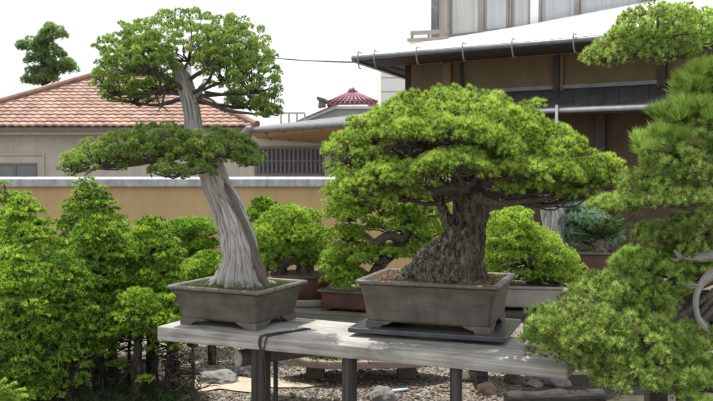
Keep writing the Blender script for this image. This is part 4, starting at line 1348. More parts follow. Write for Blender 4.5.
dome_tree('pine_bonsai', 'layered dome pine with arching dark trunk behind the left pot', P(302, 276, YA), [(302, 280, 0), (305, 268, 0), (303, 256, 0), (296, 246, 0), (290, 232, 0.02), (290, 215, 0.02)], [11, 9, 8, 7, 5, 2.5],
          [(290, 222, 28, 14, 0.05, 0.18, 26), (276, 236, 28, 11, 0.0, 0.17, 24), (304, 236, 26, 11, -0.02, 0.17, 22), (316, 252, 16, 8, -0.05, 0.12, 12), (284, 252, 32, 7, 0.0, 0.17, 20), (266, 266, 16, 6, 0.0, 0.12, 10), (310, 262, 14, 6, 0.0, 0.1, 8)], YA, 'pine_back')
mb = MB(); mb.tube([P(303, 262, YA), P(293, 258, YA - 0.02), P(284, 264, YA - 0.02), P(280, 276, YA - 0.02)], np.array([7, 6, 5, 6]) * YA / FPX, 16, 7, 0.25, 22)
mb.build('root', M['twig'], bpy.data.objects['pine_bonsai.001'], smooth=True)
# rectangular red pot and its pine
pbc = b2(0.33, 0.16, 0.001)
rect_pot('bonsai_pot', 'small rectangular red brown pot with pale rim, left of the large pot', pbc, -B2 - 0.02, 0.42, 0.26, 0.118, 0.022, 0.012, M['potred'], M['potrim'], M['soil'], rim=0.02, lip=0.014)
YB = pbc[1]
dome_tree('pine_bonsai', 'leaning pine with drooping left branches behind the large trunk', P(368, 285, YB), [(366, 290, 0), (374, 276, 0), (382, 262, 0.02), (398, 246, 0.03), (408, 228, 0.04), (404, 206, 0.05), (396, 186, 0.05)], [8, 7, 6.5, 6, 5, 4, 2],
          [(372, 176, 37, 20, 0.05, 0.16, 39), (410, 182, 37, 18, 0.1, 0.16, 34), (352, 196, 27, 16, 0.0, 0.13, 26), (384, 204, 34, 13, 0.0, 0.14, 31), (350, 216, 22, 12, -0.02, 0.12, 18), (422, 212, 29, 14, 0.1, 0.14, 26),
           (398, 226, 32, 12, 0.05, 0.13, 23), (428, 234, 24, 13, 0.1, 0.13, 18), (346, 236, 17, 10, -0.04, 0.1, 13), (352, 258, 24, 16, -0.05, 0.12, 23), (338, 266, 17, 13, -0.05, 0.1, 16), (346, 280, 18, 13, -0.06, 0.1, 16), (384, 252, 20, 10, 0.02, 0.1, 13), (418, 252, 22, 12, 0.08, 0.12, 16)], YB, 'pine_back', tb=0.55, ln=0.02, wd=0.0042, r=0.036)
mb = MB(); mb.tube([P(402, 240, YB), P(388, 236, YB - 0.03), P(374, 244, YB - 0.05), P(358, 252, YB - 0.06), P(346, 258, YB - 0.06)], np.array([5, 4.5, 4, 3, 1.5]) * YB / FPX, 12, 7, 0.25, 26)
mb.tube([P(374, 244, YB - 0.05), P(366, 235, YB - 0.06), P(352, 240, YB - 0.06)], np.array([3, 2.2, 1]) * YB / FPX, 10, 7, 0.25, 26)
mb.build('branch', M['twig'], bpy.data.objects['pine_bonsai.002'], smooth=True)

# grey bench and long pot at right
Y3 = 5.3
g0 = P(500, 313, Y3)
b3 = thing('low_bench', 'dark low bench under the pale grey trough right of the large pot', 'bench', (g0[0], g0[1], 0))
z3 = g0[2]
mb = MB(); mb.box((g0[0] - 0.25, Y3 - 0.02, z3 - 0.06), (g0[0] + 1.0, Y3 + 0.5, z3)); mb.build('plank', M['post'], b3, bevel=0.005)
for x in (g0[0] - 0.1, g0[0] + 0.9):
    for y in (Y3 + 0.04, Y3 + 0.38):
        mb = MB(); mb.box((x - 0.035, y, 0), (x + 0.035, y + 0.07, z3 - 0.061)); mb.build('post', M['post'], b3)
gp = rect_pot('bonsai_pot', 'pale grey straight sided trough behind the right end of the large pot', np.array([P(524, 313, Y3)[0], Y3 + 0.22, z3 + 0.001]), -math.radians(8), 0.56, 0.32, 0.155, 0.012, 0.02, M['potlight'], M['potlight'], M['mosssoil'], rim=0.02, lip=0.006)
YD = Y3 + 0.2
dome_tree('pine_bonsai', 'bright green cone shaped pine sloping down right of the large trunk', P(532, 288, YD), [(530, 290, 0), (532, 278, 0), (528, 262, 0), (522, 244, 0), (516, 226, 0), (514, 215, 0)], [6, 5, 4.5, 4, 3, 1.5],
          [(515, 224, 22, 15, 0.0, 0.15, 28), (506, 240, 26, 15, -0.02, 0.18, 30), (534, 242, 24, 14, -0.02, 0.17, 28), (498, 258, 18, 13, 0.0, 0.15, 18), (526, 256, 28, 13, -0.1, 0.12, 24), (552, 260, 24, 14, -0.02, 0.17, 28), (566, 276, 20, 12, 0.0, 0.14, 22), (546, 276, 20, 9, -0.08, 0.1, 14), (580, 288, 10, 8, 0.0, 0.1, 8), (490, 272, 14, 9, 0.0, 0.12, 8), (512, 275, 20, 8, -0.06, 0.12, 12)], YD, 'pine_back', tb=0.6, ln=0.02, wd=0.005, r=0.036, per=20, n=12, zmin=-0.45, up=0.5)

# pale trunked juniper, further behind
YE = 6.6
bj = thing('juniper_bonsai', 'blue green juniper with thick pale trunk behind the cone shaped pine', 'bonsai tree', P(553, 262, YE))
mb = MB(); mb.tube([P(552, 268, YE), P(554, 240, YE), P(553, 215, YE), P(549, 196, YE), P(548, 180, YE)], np.array([13, 11, 11, 10, 6]) * YE / FPX, 32, 8, 0.12, 12, 0.1, 5, 6)
mb.build('trunk', M['deadwood'], bj, smooth=True)
for (x, y, rx, ry, dep, n) in ((580, 222, 22, 16, 0.2, 24), (594, 238, 22, 12, 0.2, 18), (566, 236, 12, 10, 0.15, 10), (540, 185, 30, 12, 0.2, 20)):
    c, a, b_, h = pxpad(x, y, rx, ry, YE + 0.05, dep)
    cc, rr_ = pad_clumps(c, a * 0.9, b_, h * 0.9, n, 0.06, zmin=-0.5)
    V, T = clumps_to_tris(cc, rr_, 40, 7, 0.03, 0.009, 0.6, up=0.6, zmin=-0.6, squash=0.65)
    tris('foliage_pad', V, T, M['blue'], bj)
    mb = MB(); hub = c - np.array([0, 0, h * 0.4]); twigs(mb, P(553, 218, YE), [hub], 0.02, 0.01, 0.05); twigs(mb, hub, list(cc[::3]), 0.006, 0.002); mb.build('branch', M['twig'], bj, smooth=True)
jb = thing('low_bench', 'timber bench under the brown pots at the back right', 'bench', (P(580, 300, 6.5)[0], 6.6, 0))
zq = P(590, 274, 6.3)[2]
mb = MB(); mb.box((P(525, 300, 6.5)[0], 6.3, zq - 0.07), (P(680, 300, 6.5)[0], 6.95, zq)); mb.build('plank', M['plank2'], jb, bevel=0.005)
for px in (535, 665):
    mb = MB(); x = P(px, 300, 6.5)[0]; mb.box((x - 0.05, 6.5, 0), (x + 0.05, 6.7, zq - 0.071)); mb.build('post', M['post'], jb)
rect_pot('bonsai_pot', 'brown rectangular pot under the blue green juniper', np.array([P(552, 276, 6.62)[0], 6.66, zq + 0.001]), 0.0, 0.34, 0.3, 0.12, 0.03, 0.02, M['potred'], M['potred'], M['mosssoil'], rim=0.02, lip=0.014)
pc = np.array([P(597, 274, 6.45)[0], 6.48, zq + 0.001])
rect_pot('bonsai_pot', 'brown rectangular pot with the fan shaped palm at the back right', pc, -0.1, 0.30, 0.26, 0.15, 0.02, 0.015, M['potred'], M['potdark'], M['mosssoil'], rim=0.02, lip=0.014)
# fan palm / cycad
cy = thing('cycad', 'dark green fan shaped cycad in the brown pot at the back right', 'cycad', pc + np.array([0.02, 0, 0.13]))
mb = MB(); cb = pc + np.array([0.03, 0, 0.13])
mb.tube([cb, cb + np.array([0.005, 0, 0.06]), cb + np.array([0.0, 0, 0.11])], [0.045, 0.05, 0.03], 16, 5, 0.3, 40); mb.build('trunk', M['stonebrown'], cy, smooth=True)
cc = []; dd = []
mb = MB()
for k in range(20):
    a = k * 2.4; el = rng.uniform(0.35, 1.0)
    d0 = np.array([math.cos(a) * math.cos(el), math.sin(a) * math.cos(el), math.sin(el)])
    p0 = cb + np.array([0, 0, 0.1]); p1 = p0 + d0 * 0.14; p2 = p0 + d0 * 0.25 + np.array([0, 0, -0.03])
    mb.tube([p0, p1, p2], [0.004, 0.003, 0.0015], 5, 5)
    for s_ in np.linspace(0.15, 1, 22):
        q = p0 * (1 - s_) ** 2 + 2 * p1 * s_ * (1 - s_) + p2 * s_ * s_
        sd = unit(np.cross(d0, np.array([0, 0, 1.0])))
        for w in (-1, 1):
            cc.append(q); dd.append(unit(sd * w + d0 * 0.6))
V, T = tufts(np.array(cc), np.array(dd), 2, 0.075, 0.008, 0.08, rng.uniform(0.2, 0.7, len(cc)))
mb.build('stalk', M['twig'], cy); tris('fronds', V, T, M['under'], cy)  # fronds take a darker leaf colour to stand in for the shade there

# trees by the wall
dome_tree('pine_tree', 'small flat topped dark pine by the wall left of the juniper trunk', np.array([P(192, 300, 6.6)[0], 6.6, 0]), [(192, 372, 0), (192, 300, 0), (194, 262, 0), (190, 245, 0), (192, 230, 0)], [6, 5, 4.5, 4, 2],
          [(193, 231, 24, 10, 0, 0.18, 26), (191, 247, 26, 9, -0.03, 0.18, 24), (180, 258, 20, 7, 0, 0.16, 14), (204, 260, 18, 8, -0.05, 0.16, 14), (206, 270, 16, 9, -0.1, 0.14, 12), (184, 274, 18, 9, -0.1, 0.14, 12)], 6.6, 'spruce', tb=0.4, r=0.05, per=22, n=14, ln=0.026, wd=0.006, cat='pine tree')
dome_tree('pine_tree', 'small pointed pine top showing behind the layered dome pine', np.array([P(264, 300, 6.4)[0], 6.4, 0]), [(264, 372, 0), (264, 300, 0), (264, 250, 0), (263, 215, 0), (263, 203, 0)], [6, 5, 4, 3, 1.5],
          [(263, 206, 9, 6, 0, 0.08, 8), (262, 215, 15, 7, 0, 0.12, 14), (263, 230, 22, 9, 0, 0.16, 18), (262, 250, 24, 10, 0, 0.18, 18)], 6.4, 'spruce', tb=0.35, r=0.045, per=22, n=14, ln=0.026, wd=0.006, cat='pine tree')
dome_tree('shrub', 'low rounded shrub in front of the wall between the juniper and the spruces', np.array([P(212, 300, 6.0)[0], 6.0, 0]), [(212, 372, 0), (212, 330, 0), (211, 300, 0)], [5, 4, 3],
          [(206, 268, 20, 14, 0, 0.18, 20), (186, 284, 20, 14, 0, 0.18, 18), (214, 292, 24, 16, 0, 0.2, 24), (196, 306, 18, 14, 0, 0.2, 16), (230, 300, 20, 14, 0, 0.2, 16)], 6.0, 'spruce', tb=0.5, r=0.05, per=22, n=14, ln=0.026, wd=0.006, cat='shrub')

# ------------------------------------------------------------------ garden wall
WY = 8.6
zc = P(200, 178, WY)[2]
gw = thing('garden_wall', 'ochre plastered garden wall with pale grey coping', 'wall', (0, WY, 0))
xl, xr = -7.5, P(470, 200, WY)[0]
mb = MB(); mb.box((xl, WY, -0.05), (xr, WY + 0.16, zc - 0.085)); mb.build('wall_face', M['ochre'], gw)
mb = MB()
pr_ = [(-0.05, -0.083), (-0.05, -0.05), (-0.038, -0.046), (-0.038, -0.012), (-0.03, -0.006), (0.08, 0.012), (0.19, -0.006), (0.2, -0.083)]
A = [(xl, WY + y, zc + z) for y, z in pr_]; B = [(xr, WY + y, zc + z) for y, z in pr_]
mb.hexa(A, B); mb.build('coping', M['coping'], gw)

# ------------------------------------------------------------------ left house with salmon tiles
YH = 24.3
ze = P(100, 126.5, YH)[2]
sl_ = math.tan(math.radians(25)); D_ = 3.9
xL, xR = -12.3, P(257, 126, YH)[0]
lh = thing('house', 'low pale house with salmon tiled hip roof behind the garden wall', 'house', ((xL + xR) / 2, YH + 4, 0))
mb = MB()
course = 0.27; nc = int(D_ / math.cos(math.radians(25)) / course) + 1
per_ = 0.24
for i in range(nc):
    s0_ = i * course * math.cos(math.radians(25)); s1_ = min((i + 1) * course * math.cos(math.radians(25)) + 0.04, D_)
    a = xL + s0_; b_ = xR - s0_
    if b_ - a < 0.3: break
    m = int((b_ - a) / per_ * 8)
    xs = np.linspace(a, b_, m)
    w = 0.028 * np.abs(np.sin(np.pi * xs / per_)) ** 0.8
    v = []
    for x, ww in zip(xs, w):
        x2 = min(max(x, xL + s1_), xR - s1_)
        v.append((x, YH + s0_, ze + sl_ * s0_ - 0.01 + ww))
        v.append((x, YH + s0_, ze + sl_ * s0_ + 0.045 + ww))
        v.append((x2, YH + s1_, ze + sl_ * s1_ + 0.004 + ww))
    f = []
    for j in range(m - 1):
        f.append((j * 3, (j + 1) * 3, (j + 1) * 3 + 1, j * 3 + 1))
        f.append((j * 3 + 1, (j + 1) * 3 + 1, (j + 1) * 3 + 2, j * 3 + 2))
    tid = np.floor(xs / per_).astype(int)
    rnd = np.random.default_rng(100 + i).random(400)
    mb.add(v, f, t=np.repeat(rnd[tid % 400], 3))
# back and side slopes
zr = ze + sl_ * D_
v = [(xL, YH, ze), (xL + D_, YH + D_, zr), (xL, YH + 2 * D_, ze), (xR, YH, ze), (xR - D_, YH + D_, zr), (xR, YH + 2 * D_, ze)]
mb.add(v, [(0, 1, 2), (3, 5, 4), (1, 4, 5, 2)])
roof = mb.build('roof', M['tile'], lh, smooth=False)
mb = MB()
mb.tube([(xL, YH, ze + 0.06), (xL + D_, YH + D_, zr + 0.08)], [0.11, 0.11], 10)
mb.tube([(xR, YH, ze + 0.06), (xR - D_, YH + D_, zr + 0.08)], [0.11, 0.11], 10)
mb.tube([(xL + D_, YH + D_, zr + 0.09), (xR - D_, YH + D_, zr + 0.09)], [0.13, 0.13], 10)
mb.build('ridge_tiles', M['tile'], roof)
mb = MB(); mb.box((xL + 0.02, YH + 0.03, ze - 0.13), (xR - 0.02, YH + 0.16, ze - 0.02)); mb.build('gutter', M['fascia'], lh)
mb = MB(); mb.box((xL + 0.06, YH + 0.17, ze - 0.22), (xR - 0.06, YH + 2 * D_ - 0.1, ze - 0.125)); mb.build('soffit', M['fascia2'], lh)
mb = MB(); mb.box((xL + 0.6, YH + 0.65, 0), (xR - 0.5, YH + 2 * D_ - 0.6, ze - 0.221)); mb.build('wall', M['render'], lh)
# window with its plaster surround
wl = P(-30, 163, YH + 0.65); wr = P(37, 178, YH + 0.65)
zt_ = wl[2]
ws = MB(); sx0 = P(-38, 155, YH + 0.6)[0]; sx1 = P(44, 155, YH + 0.6)[0]; zs = P(0, 155.5, YH + 0.6)[2]
ws.box((sx1 - 0.05, YH + 0.60, 0.6), (sx1, YH + 0.651, zs)); ws.box((sx0, YH + 0.60, zs + 0.001), (sx1, YH + 0.651, zs + 0.06))
win = ws.build('window', M['fascia2'], lh)
mb = MB(); mb.box((wl[0], YH + 0.61, zt_ - 0.07), (wr[0], YH + 0.655, zt_)); mb.box((wr[0] - 0.07, YH + 0.612, 0.7), (wr[0], YH + 0.655, zt_ - 0.071)); mb.box((P(6, 170, YH)[0] - 0.04, YH + 0.612, 0.7), (P(6, 170, YH)[0] + 0.04, YH + 0.655, zt_ - 0.071))
mb.build('frame', M['darkframe'], win)
mb = MB(); mb.box((wl[0], YH + 0.635, 0.7), (wr[0] - 0.072, YH + 0.648, zt_ - 0.072)); mb.build('pane', M['darkglass'], win)

# ------------------------------------------------------------------ cloud pruned tree far left
YT = 30.0
ct = thing('conifer_tree', 'tall cloud pruned conifer rising behind the salmon roof', 'conifer tree', P(45, 90, YT) * np.array([1, 1, 0]))
mb = MB(); mb.tube([P(46, 165, YT) * np.array([1, 1, 0]), P(46, 120, YT), P(45, 80, YT), P(47, 50, YT), P(50, 25, YT)], np.array([4, 3.5, 2.6, 2, 0.8]) * YT / FPX, 10, 5, 0.1, 2)
mb.build('trunk', M['darkbark'], ct, smooth=True)
cc = []; rr_ = []
for (x, y, rx, ry, n) in ((55, 34, 14, 9, 20), (44, 40, 12, 7, 14), (30, 46, 13, 7, 20), (48, 54, 16, 9, 26), (38, 60, 12, 7, 14), (58, 66, 17, 7, 26), (40, 74, 14, 8, 20), (34, 82, 10, 6, 10), (50, 78, 12, 6, 12), (66, 70, 9, 5, 10), (50, 26, 4, 6, 6)):
    c, a, b_, h = pxpad(x, y, rx, ry, YT, rx * YT / FPX * 0.8)
    c2, r2_ = pad_clumps(c, a * 0.8, b_ * 0.8, h * 0.8, int(n * 0.75), 0.12, zmin=-0.7, inner=0.3, lump=0.3)
    cc += list(c2); rr_ += list(r2_)
V, T = clumps_to_tris(np.array(cc), rr_, 30, 8, 0.13, 0.026, 0.6, up=0.5, zmin=-0.7, tb=0.5)
tris('crown', V, T, M['dark'], ct)
mb = MB()
for p in cc[::4]:
    twigs(mb, np.array([P(46, 60, YT)[0], YT, p[2] - 0.15]), [p], 0.04, 0.012, 0.0)
mb.build('branch', M['darkbark'], ct)

# ------------------------------------------------------------------ middle house with orange eave and lattice window
YM = 15.2
mh = thing('house', 'single storey house with orange timber eave and dark lattice window', 'house', (-0.9, YM + 1.5, 0))
zw = P(300, 136, YM)[2]
mxl, mxr = P(240, 150, YM)[0], P(470, 150, YM)[0]
mb = MB(); mb.box((mxl, YM, 0), (mxr, YM + 3.6, zw)); mb.build('wall', M['render'], mh)
e0 = P(253, 132.5, YM - 0.25); e1 = P(372, 124.5, 13.2); e2 = P(440, 120, 12.4)
w0 = P(256, 138, YM - 0.06); w1 = P(372, 147.5, YM - 0.06); w2 = P(440, 150, YM - 0.06)
mb = MB(); mb.slab([e0, e1, w1, w0], (0, 0, 0.02)); mb.slab([e1, e2, w2, w1], (0, 0, 0.02)); sf = mb.build('soffit', M['orange'], mh)
mb = MB()
for s_ in np.linspace(0.08, 0.97, 9):
    a = w0 + (w2 - w0) * s_; b_ = e0 + (e2 - e0) * s_
    mb.beam(a + np.array([0, 0, -0.012]), a + (b_ - a) * 0.98 + np.array([0, 0, -0.012]), 0.03, 0.02)
mb.build('rafter', M['brownwood'], sf)
r0 = P(262, 128.5, YM + 1.0); r1 = P(372, 115.5, YM + 1.0); r2_ = P(440, 110, YM + 1.0)
mb = MB()
up_ = np.array([0, 0, 0.03])
mb.slab([e0 + up_, e1 + up_, r1, r0], (0, 0, 0.05)); mb.slab([e1 + up_, e2 + up_, r2_, r1], (0, 0, 0.05)); mrf = mb.build('roof', M['metalroof'], mh)
mb = MB(); mb.tube([e0 + np.array([0, -0.05, 0.03]), e1 + np.array([0, -0.05, 0.03]), e2 + np.array([0, -0.05, 0.03])], [0.045, 0.045, 0.045], 10); mb.build('gutter', M['greygutter'], mh, smooth=True)
mb = MB(); mb.tube([e0 + np.array([-0.16, -0.04, -0.05]), e0 + np.array([-0.05, -0.04, 0.05]), e0 + np.array([-0.02, -0.04, 0.12])], [0.07, 0.09, 0.04], 10, 3); mb.build('ridge_end', M['darkframe'], mh)
x0, x1 = P(257, 150, YM)[0], P(322, 150, YM)[0]
z0_, z1_ = P(300, 173, YM)[2], P(300, 149, YM)[2]
wf = MB(); wf.box((x0 - 0.04, YM - 0.03, z1_), (x1 + 0.04, YM - 0.002, z1_ + 0.045)); wf.box((x0 - 0.04, YM - 0.03, z0_ - 0.045), (x1 + 0.04, YM - 0.002, z0_)); wf.box((x1, YM - 0.032, z0_ + 0.001), (x1 + 0.045, YM - 0.001, z1_ - 0.001)); wf.box((x0 - 0.045, YM - 0.032, z0_ + 0.001), (x0, YM - 0.001, z1_ - 0.001))
wn = wf.build('window', M['darkframe'], mh)
mb = MB(); mb.box((x0, YM - 0.02, z0_), (x1, YM - 0.004, z1_)); mb.build('pane', M['black'], wn)
mb = MB()
for i in range(15):
    x = x0 + (x1 - x0) * (i + 0.5) / 15
    mb.box((x - 0.016, YM - 0.05, z0_ + 0.002), (x + 0.016, YM - 0.034, z1_ - 0.002))
mb.box((x0, YM - 0.033, (z0_ + z1_) / 2 - 0.014), (x1, YM - 0.022, (z0_ + z1_) / 2 + 0.014))
mb.build('lattice', M['darkframe'], wn)
mb = MB(); xa = P(326, 150, YM)[0]; mb.box((xa - 0.05, YM - 0.03, 0), (xa + 0.09, YM - 0.001, zw)); mb.build('corner_post', M['fascia2'], mh)
xa, xb = P(332, 150, YM)[0], P(372, 150, YM)[0]
mb = MB(); mb.box((xa, YM - 0.03, P(300, 165, YM)[2]), (xb, YM - 0.003, P(300, 150, YM)[2])); mb.build('window', M['darkframe'], mh)
# glass balcony screen on a roof behind
YG = 20.0
gl = thing('glass_screen', 'pale glass rail standing behind the middle eave beside the juniper', 'railing', P(291, 130, YG) * np.array([1, 1, 0]))
ga, gb = P(281, 114, YG), P(305, 128, YG)
mb = MB()
for x in np.linspace(ga[0], gb[0], 4): mb.box((x - 0.02, YG - 0.02, 0), (x + 0.02, YG + 0.02, ga[2]))
mb.box((ga[0], YG - 0.019, ga[2] + 0.001), (gb[0], YG + 0.019, ga[2] + 0.04)); mb.build('frame', M['siding'], gl)
mb = MB(); mb.box((ga[0], YG - 0.006, gb[2]), (gb[0], YG + 0.006, ga[2] - 0.002)); mb.build('pane', M['glass'], gl)
# plum roofed house
YQ = 23.0
ph = thing('house', 'grey sided house with plum red tiled gable roof in the middle distance', 'house', P(345, 140, YQ) * np.array([1, 1, 0]))
A = [P(298, 124.5, YQ), P(298, 150, YQ), P(400, 150, YQ), P(400, 107.5, YQ), P(335, 107.5, YQ)]
mb = MB(); mb.slab(A[::-1], (0, 4.0, 0)); mb.build('wall', M['siding'], ph)
mb = MB(); mb.slab([P(296, 124.5, YQ - 0.2), P(335, 108.5, YQ - 0.2), P(402, 108.5, YQ - 0.2), P(402, 106.0, YQ - 0.2), P(334, 106.0, YQ - 0.2), P(296, 122.5, YQ - 0.2)], (0, 0.15, 0)); mb.build('bargeboard', M['whitepaint'], ph)
mb = MB(); mb.slab([P(296, 122.3, YQ - 0.35), P(334, 105.8, YQ - 0.35), P(334, 104.6, YQ - 0.35), P(296, 121.0, YQ - 0.35)], (0, 4.5, 0)); rf = mb.build('roof', M['metalroof'], ph)
# upper gable cap with plum tiles, ribs running down
mb = MB()
ap = P(352, 93.5, YQ + 1.2); lf = P(327, 105.3, YQ - 0.3); rt_ = P(377, 104.6, YQ - 0.3)
apl = P(349, 95, YQ + 1.2); apr = P(356, 95, YQ + 1.2)
mb.slab([lf, rt_, apr, apl], (0, 0, 0.06))
mb.slab([rt_, rt_ + np.array([0, 3, 0]), apr], (0, 0, 0.05)); mb.slab([lf, apl, lf + np.array([0, 3, 0])], (0, 0, 0.05))
rb = mb.build('gable_roof', M['plum'], ph)
mb = MB()
for s_ in np.linspace(0, 1, 11):
    a = lf + (rt_ - lf) * s_ + np.array([0, -0.02, 0.08]); b_ = apl + (apr - apl) * s_ + np.array([0, 0, 0.08])
    mb.tube([a, b_], [0.032, 0.026], 8)
for s_ in np.linspace(0.1, 0.9, 5):
    a = lf * (1 - s_) + apl * s_; b_ = rt_ * (1 - s_) + apr * s_
    mb.tube([a + np.array([0, 0, 0.07]), b_ + np.array([0, 0, 0.07])], [0.022, 0.022], 6)
mb.tube([apl + np.array([-0.05, 0, 0.06]), ap, apr + np.array([0.05, 0, 0.06])], [0.07, 0.08, 0.07], 10)
mb.build('ridge_tiles', M['plum'], rb, smooth=True)
mb = MB(); mb.tube([ap + np.array([0, -0.05, -0.05]), ap + np.array([0, -0.05, 0.08]), ap + np.array([0, -0.05, 0.17])], [0.1, 0.11, 0.04], 10, 3); mb.build('ridge_ornament', M['plum'], rb, smooth=True)
mb = MB(); mb.slab([P(318, 107, YQ + 0.6), P(325, 106, YQ + 0.6), P(325, 98, YQ + 0.6), P(319, 98.5, YQ + 0.6)], (0, 0.6, 0)); mb.build('dormer_wall', M['siding'], ph)
mb = MB(); mb.beam(P(317.5, 98.5, YQ + 0.5), P(330, 103, YQ + 0.5), 0.9, 0.06); mb.build('dormer_roof', M['metalroof'], ph)
# pale block
YK = 31.0
a = P(381, 61, YK); b_ = P(470, 165, YK)
kb = thing('apartment_block', 'plain pale block standing behind the corner of the white roofed house', 'building', (a[0] + 1.5, YK + 3, 0))
mb = MB(); mb.box((a[0], YK, 0), (b_[0], YK + 7, a[2])); mb.build('wall', M['whitewall'], kb)
mb = MB()
for y in (78, 92, 106):
    z = P(381, y, YK)[2]; mb.box((a[0] - 0.01, YK - 0.012, z), (b_[0], YK - 0.001, z + 0.03))
mb.build('panel_joint', M['siding'], kb)

# ------------------------------------------------------------------ right house
HA = math.radians(33.7)
HN = np.array([math.sin(HA), math.cos(HA), 0]); HU = np.array([math.cos(HA), -math.sin(HA), 0])
HO = np.array([0, 14.0, 0])


def F(px, py, off):
    d = ray(px, py)
    return CAM + d * (((HO - CAM) @ HN + off) / (d @ HN))


def hl(px, z, off):
    """point over pixel column px at height z on the facade plane set back by off"""
    p = F(px, 165, off)
    return np.array([p[0], p[1], z])


rh = thing('house', 'large house with white sheet roof, ochre walls and curtained upper windows', 'house', (3.0, 15.0, 0))
zE = F(354, 57, 0)[2]
E0 = hl(354, zE, 0); E1 = hl(860, zE, 0)
top = [(364, 55.2, 0.25), (409, 46.5, 1.3), (452, 37, 2.6), (520, 26, 2.6), (572, 16, 2.6), (640, 3, 2.6), (860, -42, 2.6)]
tp3 = [F(*q) for q in top]
bx = [E0] + [hl(px, zE, 0) for px in (409, 452, 520, 572, 640, 860)]
mb = MB()
upv = np.array([0, 0, 0.02])
vv = [b + upv for b in bx] + [q for q in tp3]
n_ = len(bx)
mb.add(vv, [(i, i + 1, n_ + i + 1, n_ + i) for i in range(n_ - 1)])
# roof back of the hip corner and underside closing it
back0 = P(431, 84, 18.5)
mb.add([E0 + upv, tp3[0], tp3[1], tp3[2], back0 + upv], [(0, 1, 2), (0, 2, 3), (0, 3, 4)])
hr = mb.build('roof', M['whiteroof'], rh)
# soffit: underside from the eave to the wall
mb = MB()
zs_ = zE - 0.05
W0 = hl(388, zs_ + 0.02, 1.25); W1 = hl(860, zs_ + 0.02, 1.25)
mb.slab([E0 + np.array([0, 0, -0.06]), E1 + np.array([0, 0, -0.06]), W1, W0], (0, 0, 0.03))
mb.slab([E0 + np.array([0, 0, -0.06]), W0, hl(445, zs_ + 0.02, 4.5), back0 + np.array([0, 0, -0.05])], (0, 0, 0.03))
mb.build('soffit', M['soffit'], rh)
# fascia board and gutter
mb = MB(); mb.beam(E0 + HN * 0.02 + np.array([0, 0, -0.03]), E1 + HN * 0.02 + np.array([0, 0, -0.03]), 0.04, 0.09); mb.build('fascia', M['darkwood'], rh)
mb = MB(); mb.tube([E0 - HN * 0.05 + np.array([0, 0, -0.03]), (E0 + E1) / 2 - HN * 0.05 + np.array([0, 0, -0.03]), E1 - HN * 0.05 + np.array([0, 0, -0.03])], [0.036] * 3, 12); gu = mb.build('gutter', M['greygutter'], rh, smooth=True)
mb = MB(); mb.beam(E0 + np.array([0, 0, -0.03]), back0 + np.array([0, 0, -0.03]), 0.08, 0.1); mb.build('side_fascia', M['greygutter'], rh)
for px in (358, 374, 416, 462, 511, 572, 640):
    c = hl(px, zE, -0.12)
    mb = MB()
    mb.tube([c + np.array([0, 0, 0.05]) + HN * 0.12, c + np.array([0, 0, 0.06]), c + np.array([0, 0, -0.08]), c + np.array([0.01, 0, -0.15]), c + np.array([0.02, 0, -0.2]), c + np.array([0.05, 0, -0.21])], [0.009, 0.012, 0.013, 0.012, 0.011, 0.010], 8)
    mb.build('gutter_bracket', M['greygutter'], gu, smooth=True)
# wall panels between posts under the eave
zh = 2.52
mb = MB(); mb.slab([hl(405, zh - 0.1, 1.25), hl(860, zh - 0.1, 1.25), hl(860, zs_ + 0.018, 1.25), hl(405, zs_ + 0.018, 1.25)], HN * 0.15); mb.build('wall', M['ochreshade'], rh)
mb = MB(); mb.slab([hl(440, 0, 1.5), hl(860, 0, 1.5), hl(860, zh - 0.101, 1.5), hl(440, zh - 0.101, 1.5)], HN * 0.15); mb.build('lower_wall', M['lowerwallshade'], rh)
mb = MB(); mb.slab([hl(405, 0, 1.25), hl(405, zs_ + 0.018, 1.25), hl(405, zs_ + 0.018, 1.25) + np.array([0.8, 5, 0]), hl(405, 0, 1.25) + np.array([0.8, 5, 0])], HU * 0.12); mb.build('side_wall', M['darkwood'], rh)
for px, w, mt, off in ((446, 0.15, 'brownwood', 1.17), (460, 0.05, 'darkwood', 1.2), (555, 0.10, 'darkwood', 1.17), (560.5, 0.05, 'brownwood', 1.2), (660, 0.12, 'darkwood', 1.17), (740, 0.1, 'darkwood', 1.17)):
    c = hl(px, 0, off)
    mb = MB(); mb.slab([c - HU * w / 2 + np.array([0, 0, zh]), c + HU * w / 2 + np.array([0, 0, zh]), c + HU * w / 2 + np.array([0, 0, zs_]), c - HU * w / 2 + np.array([0, 0, zs_])], HN * (1.247 - off))
    mb.build('post', M[mt], rh)
for px in (470, 600, 700):
    c = hl(px, 0, 1.4)
    mb = MB(); mb.slab([c - HU * 0.07, c + HU * 0.07, c + HU * 0.07 + np.array([0, 0, zh - 0.12]), c - HU * 0.07 + np.array([0, 0, zh - 0.12])], HN * 0.098)
    mb.build('post', M['darkwood'], rh)
# lower pent roof
zg = F(605, 110, 0.45)[2]
mb = MB(); mb.slab([hl(430, zg, 0.45), hl(860, zg, 0.45), hl(860, zh, 1.245), hl(430, zh, 1.245)], (0, 0, 0.05))
pr = mb.build('pent_roof', M['metalroof'], rh)
mb = MB()
for px in range(436, 860, 15):
    mb.beam(hl(px, zg + 0.055, 0.46), hl(px, zh + 0.055, 1.245) + (hl(px, 0, 0.46) - hl(px, 0, 0.46)), 0.03, 0.02)
mb.build('roof_seam', M['metalroof'], pr)
mb = MB()
mb.beam(hl(430, zh + 0.085, 1.225), hl(860, zh + 0.085, 1.225), 0.035, 0.06); mb.build('flashing', M['greygutter'], pr)
mb = MB(); mb.tube([hl(430, zg + 0.02, 0.38), hl(650, zg + 0.02, 0.38), hl(860, zg + 0.02, 0.38)], [0.045] * 3, 12); g2 = mb.build('gutter', M['brightmetal'], pr, smooth=True)
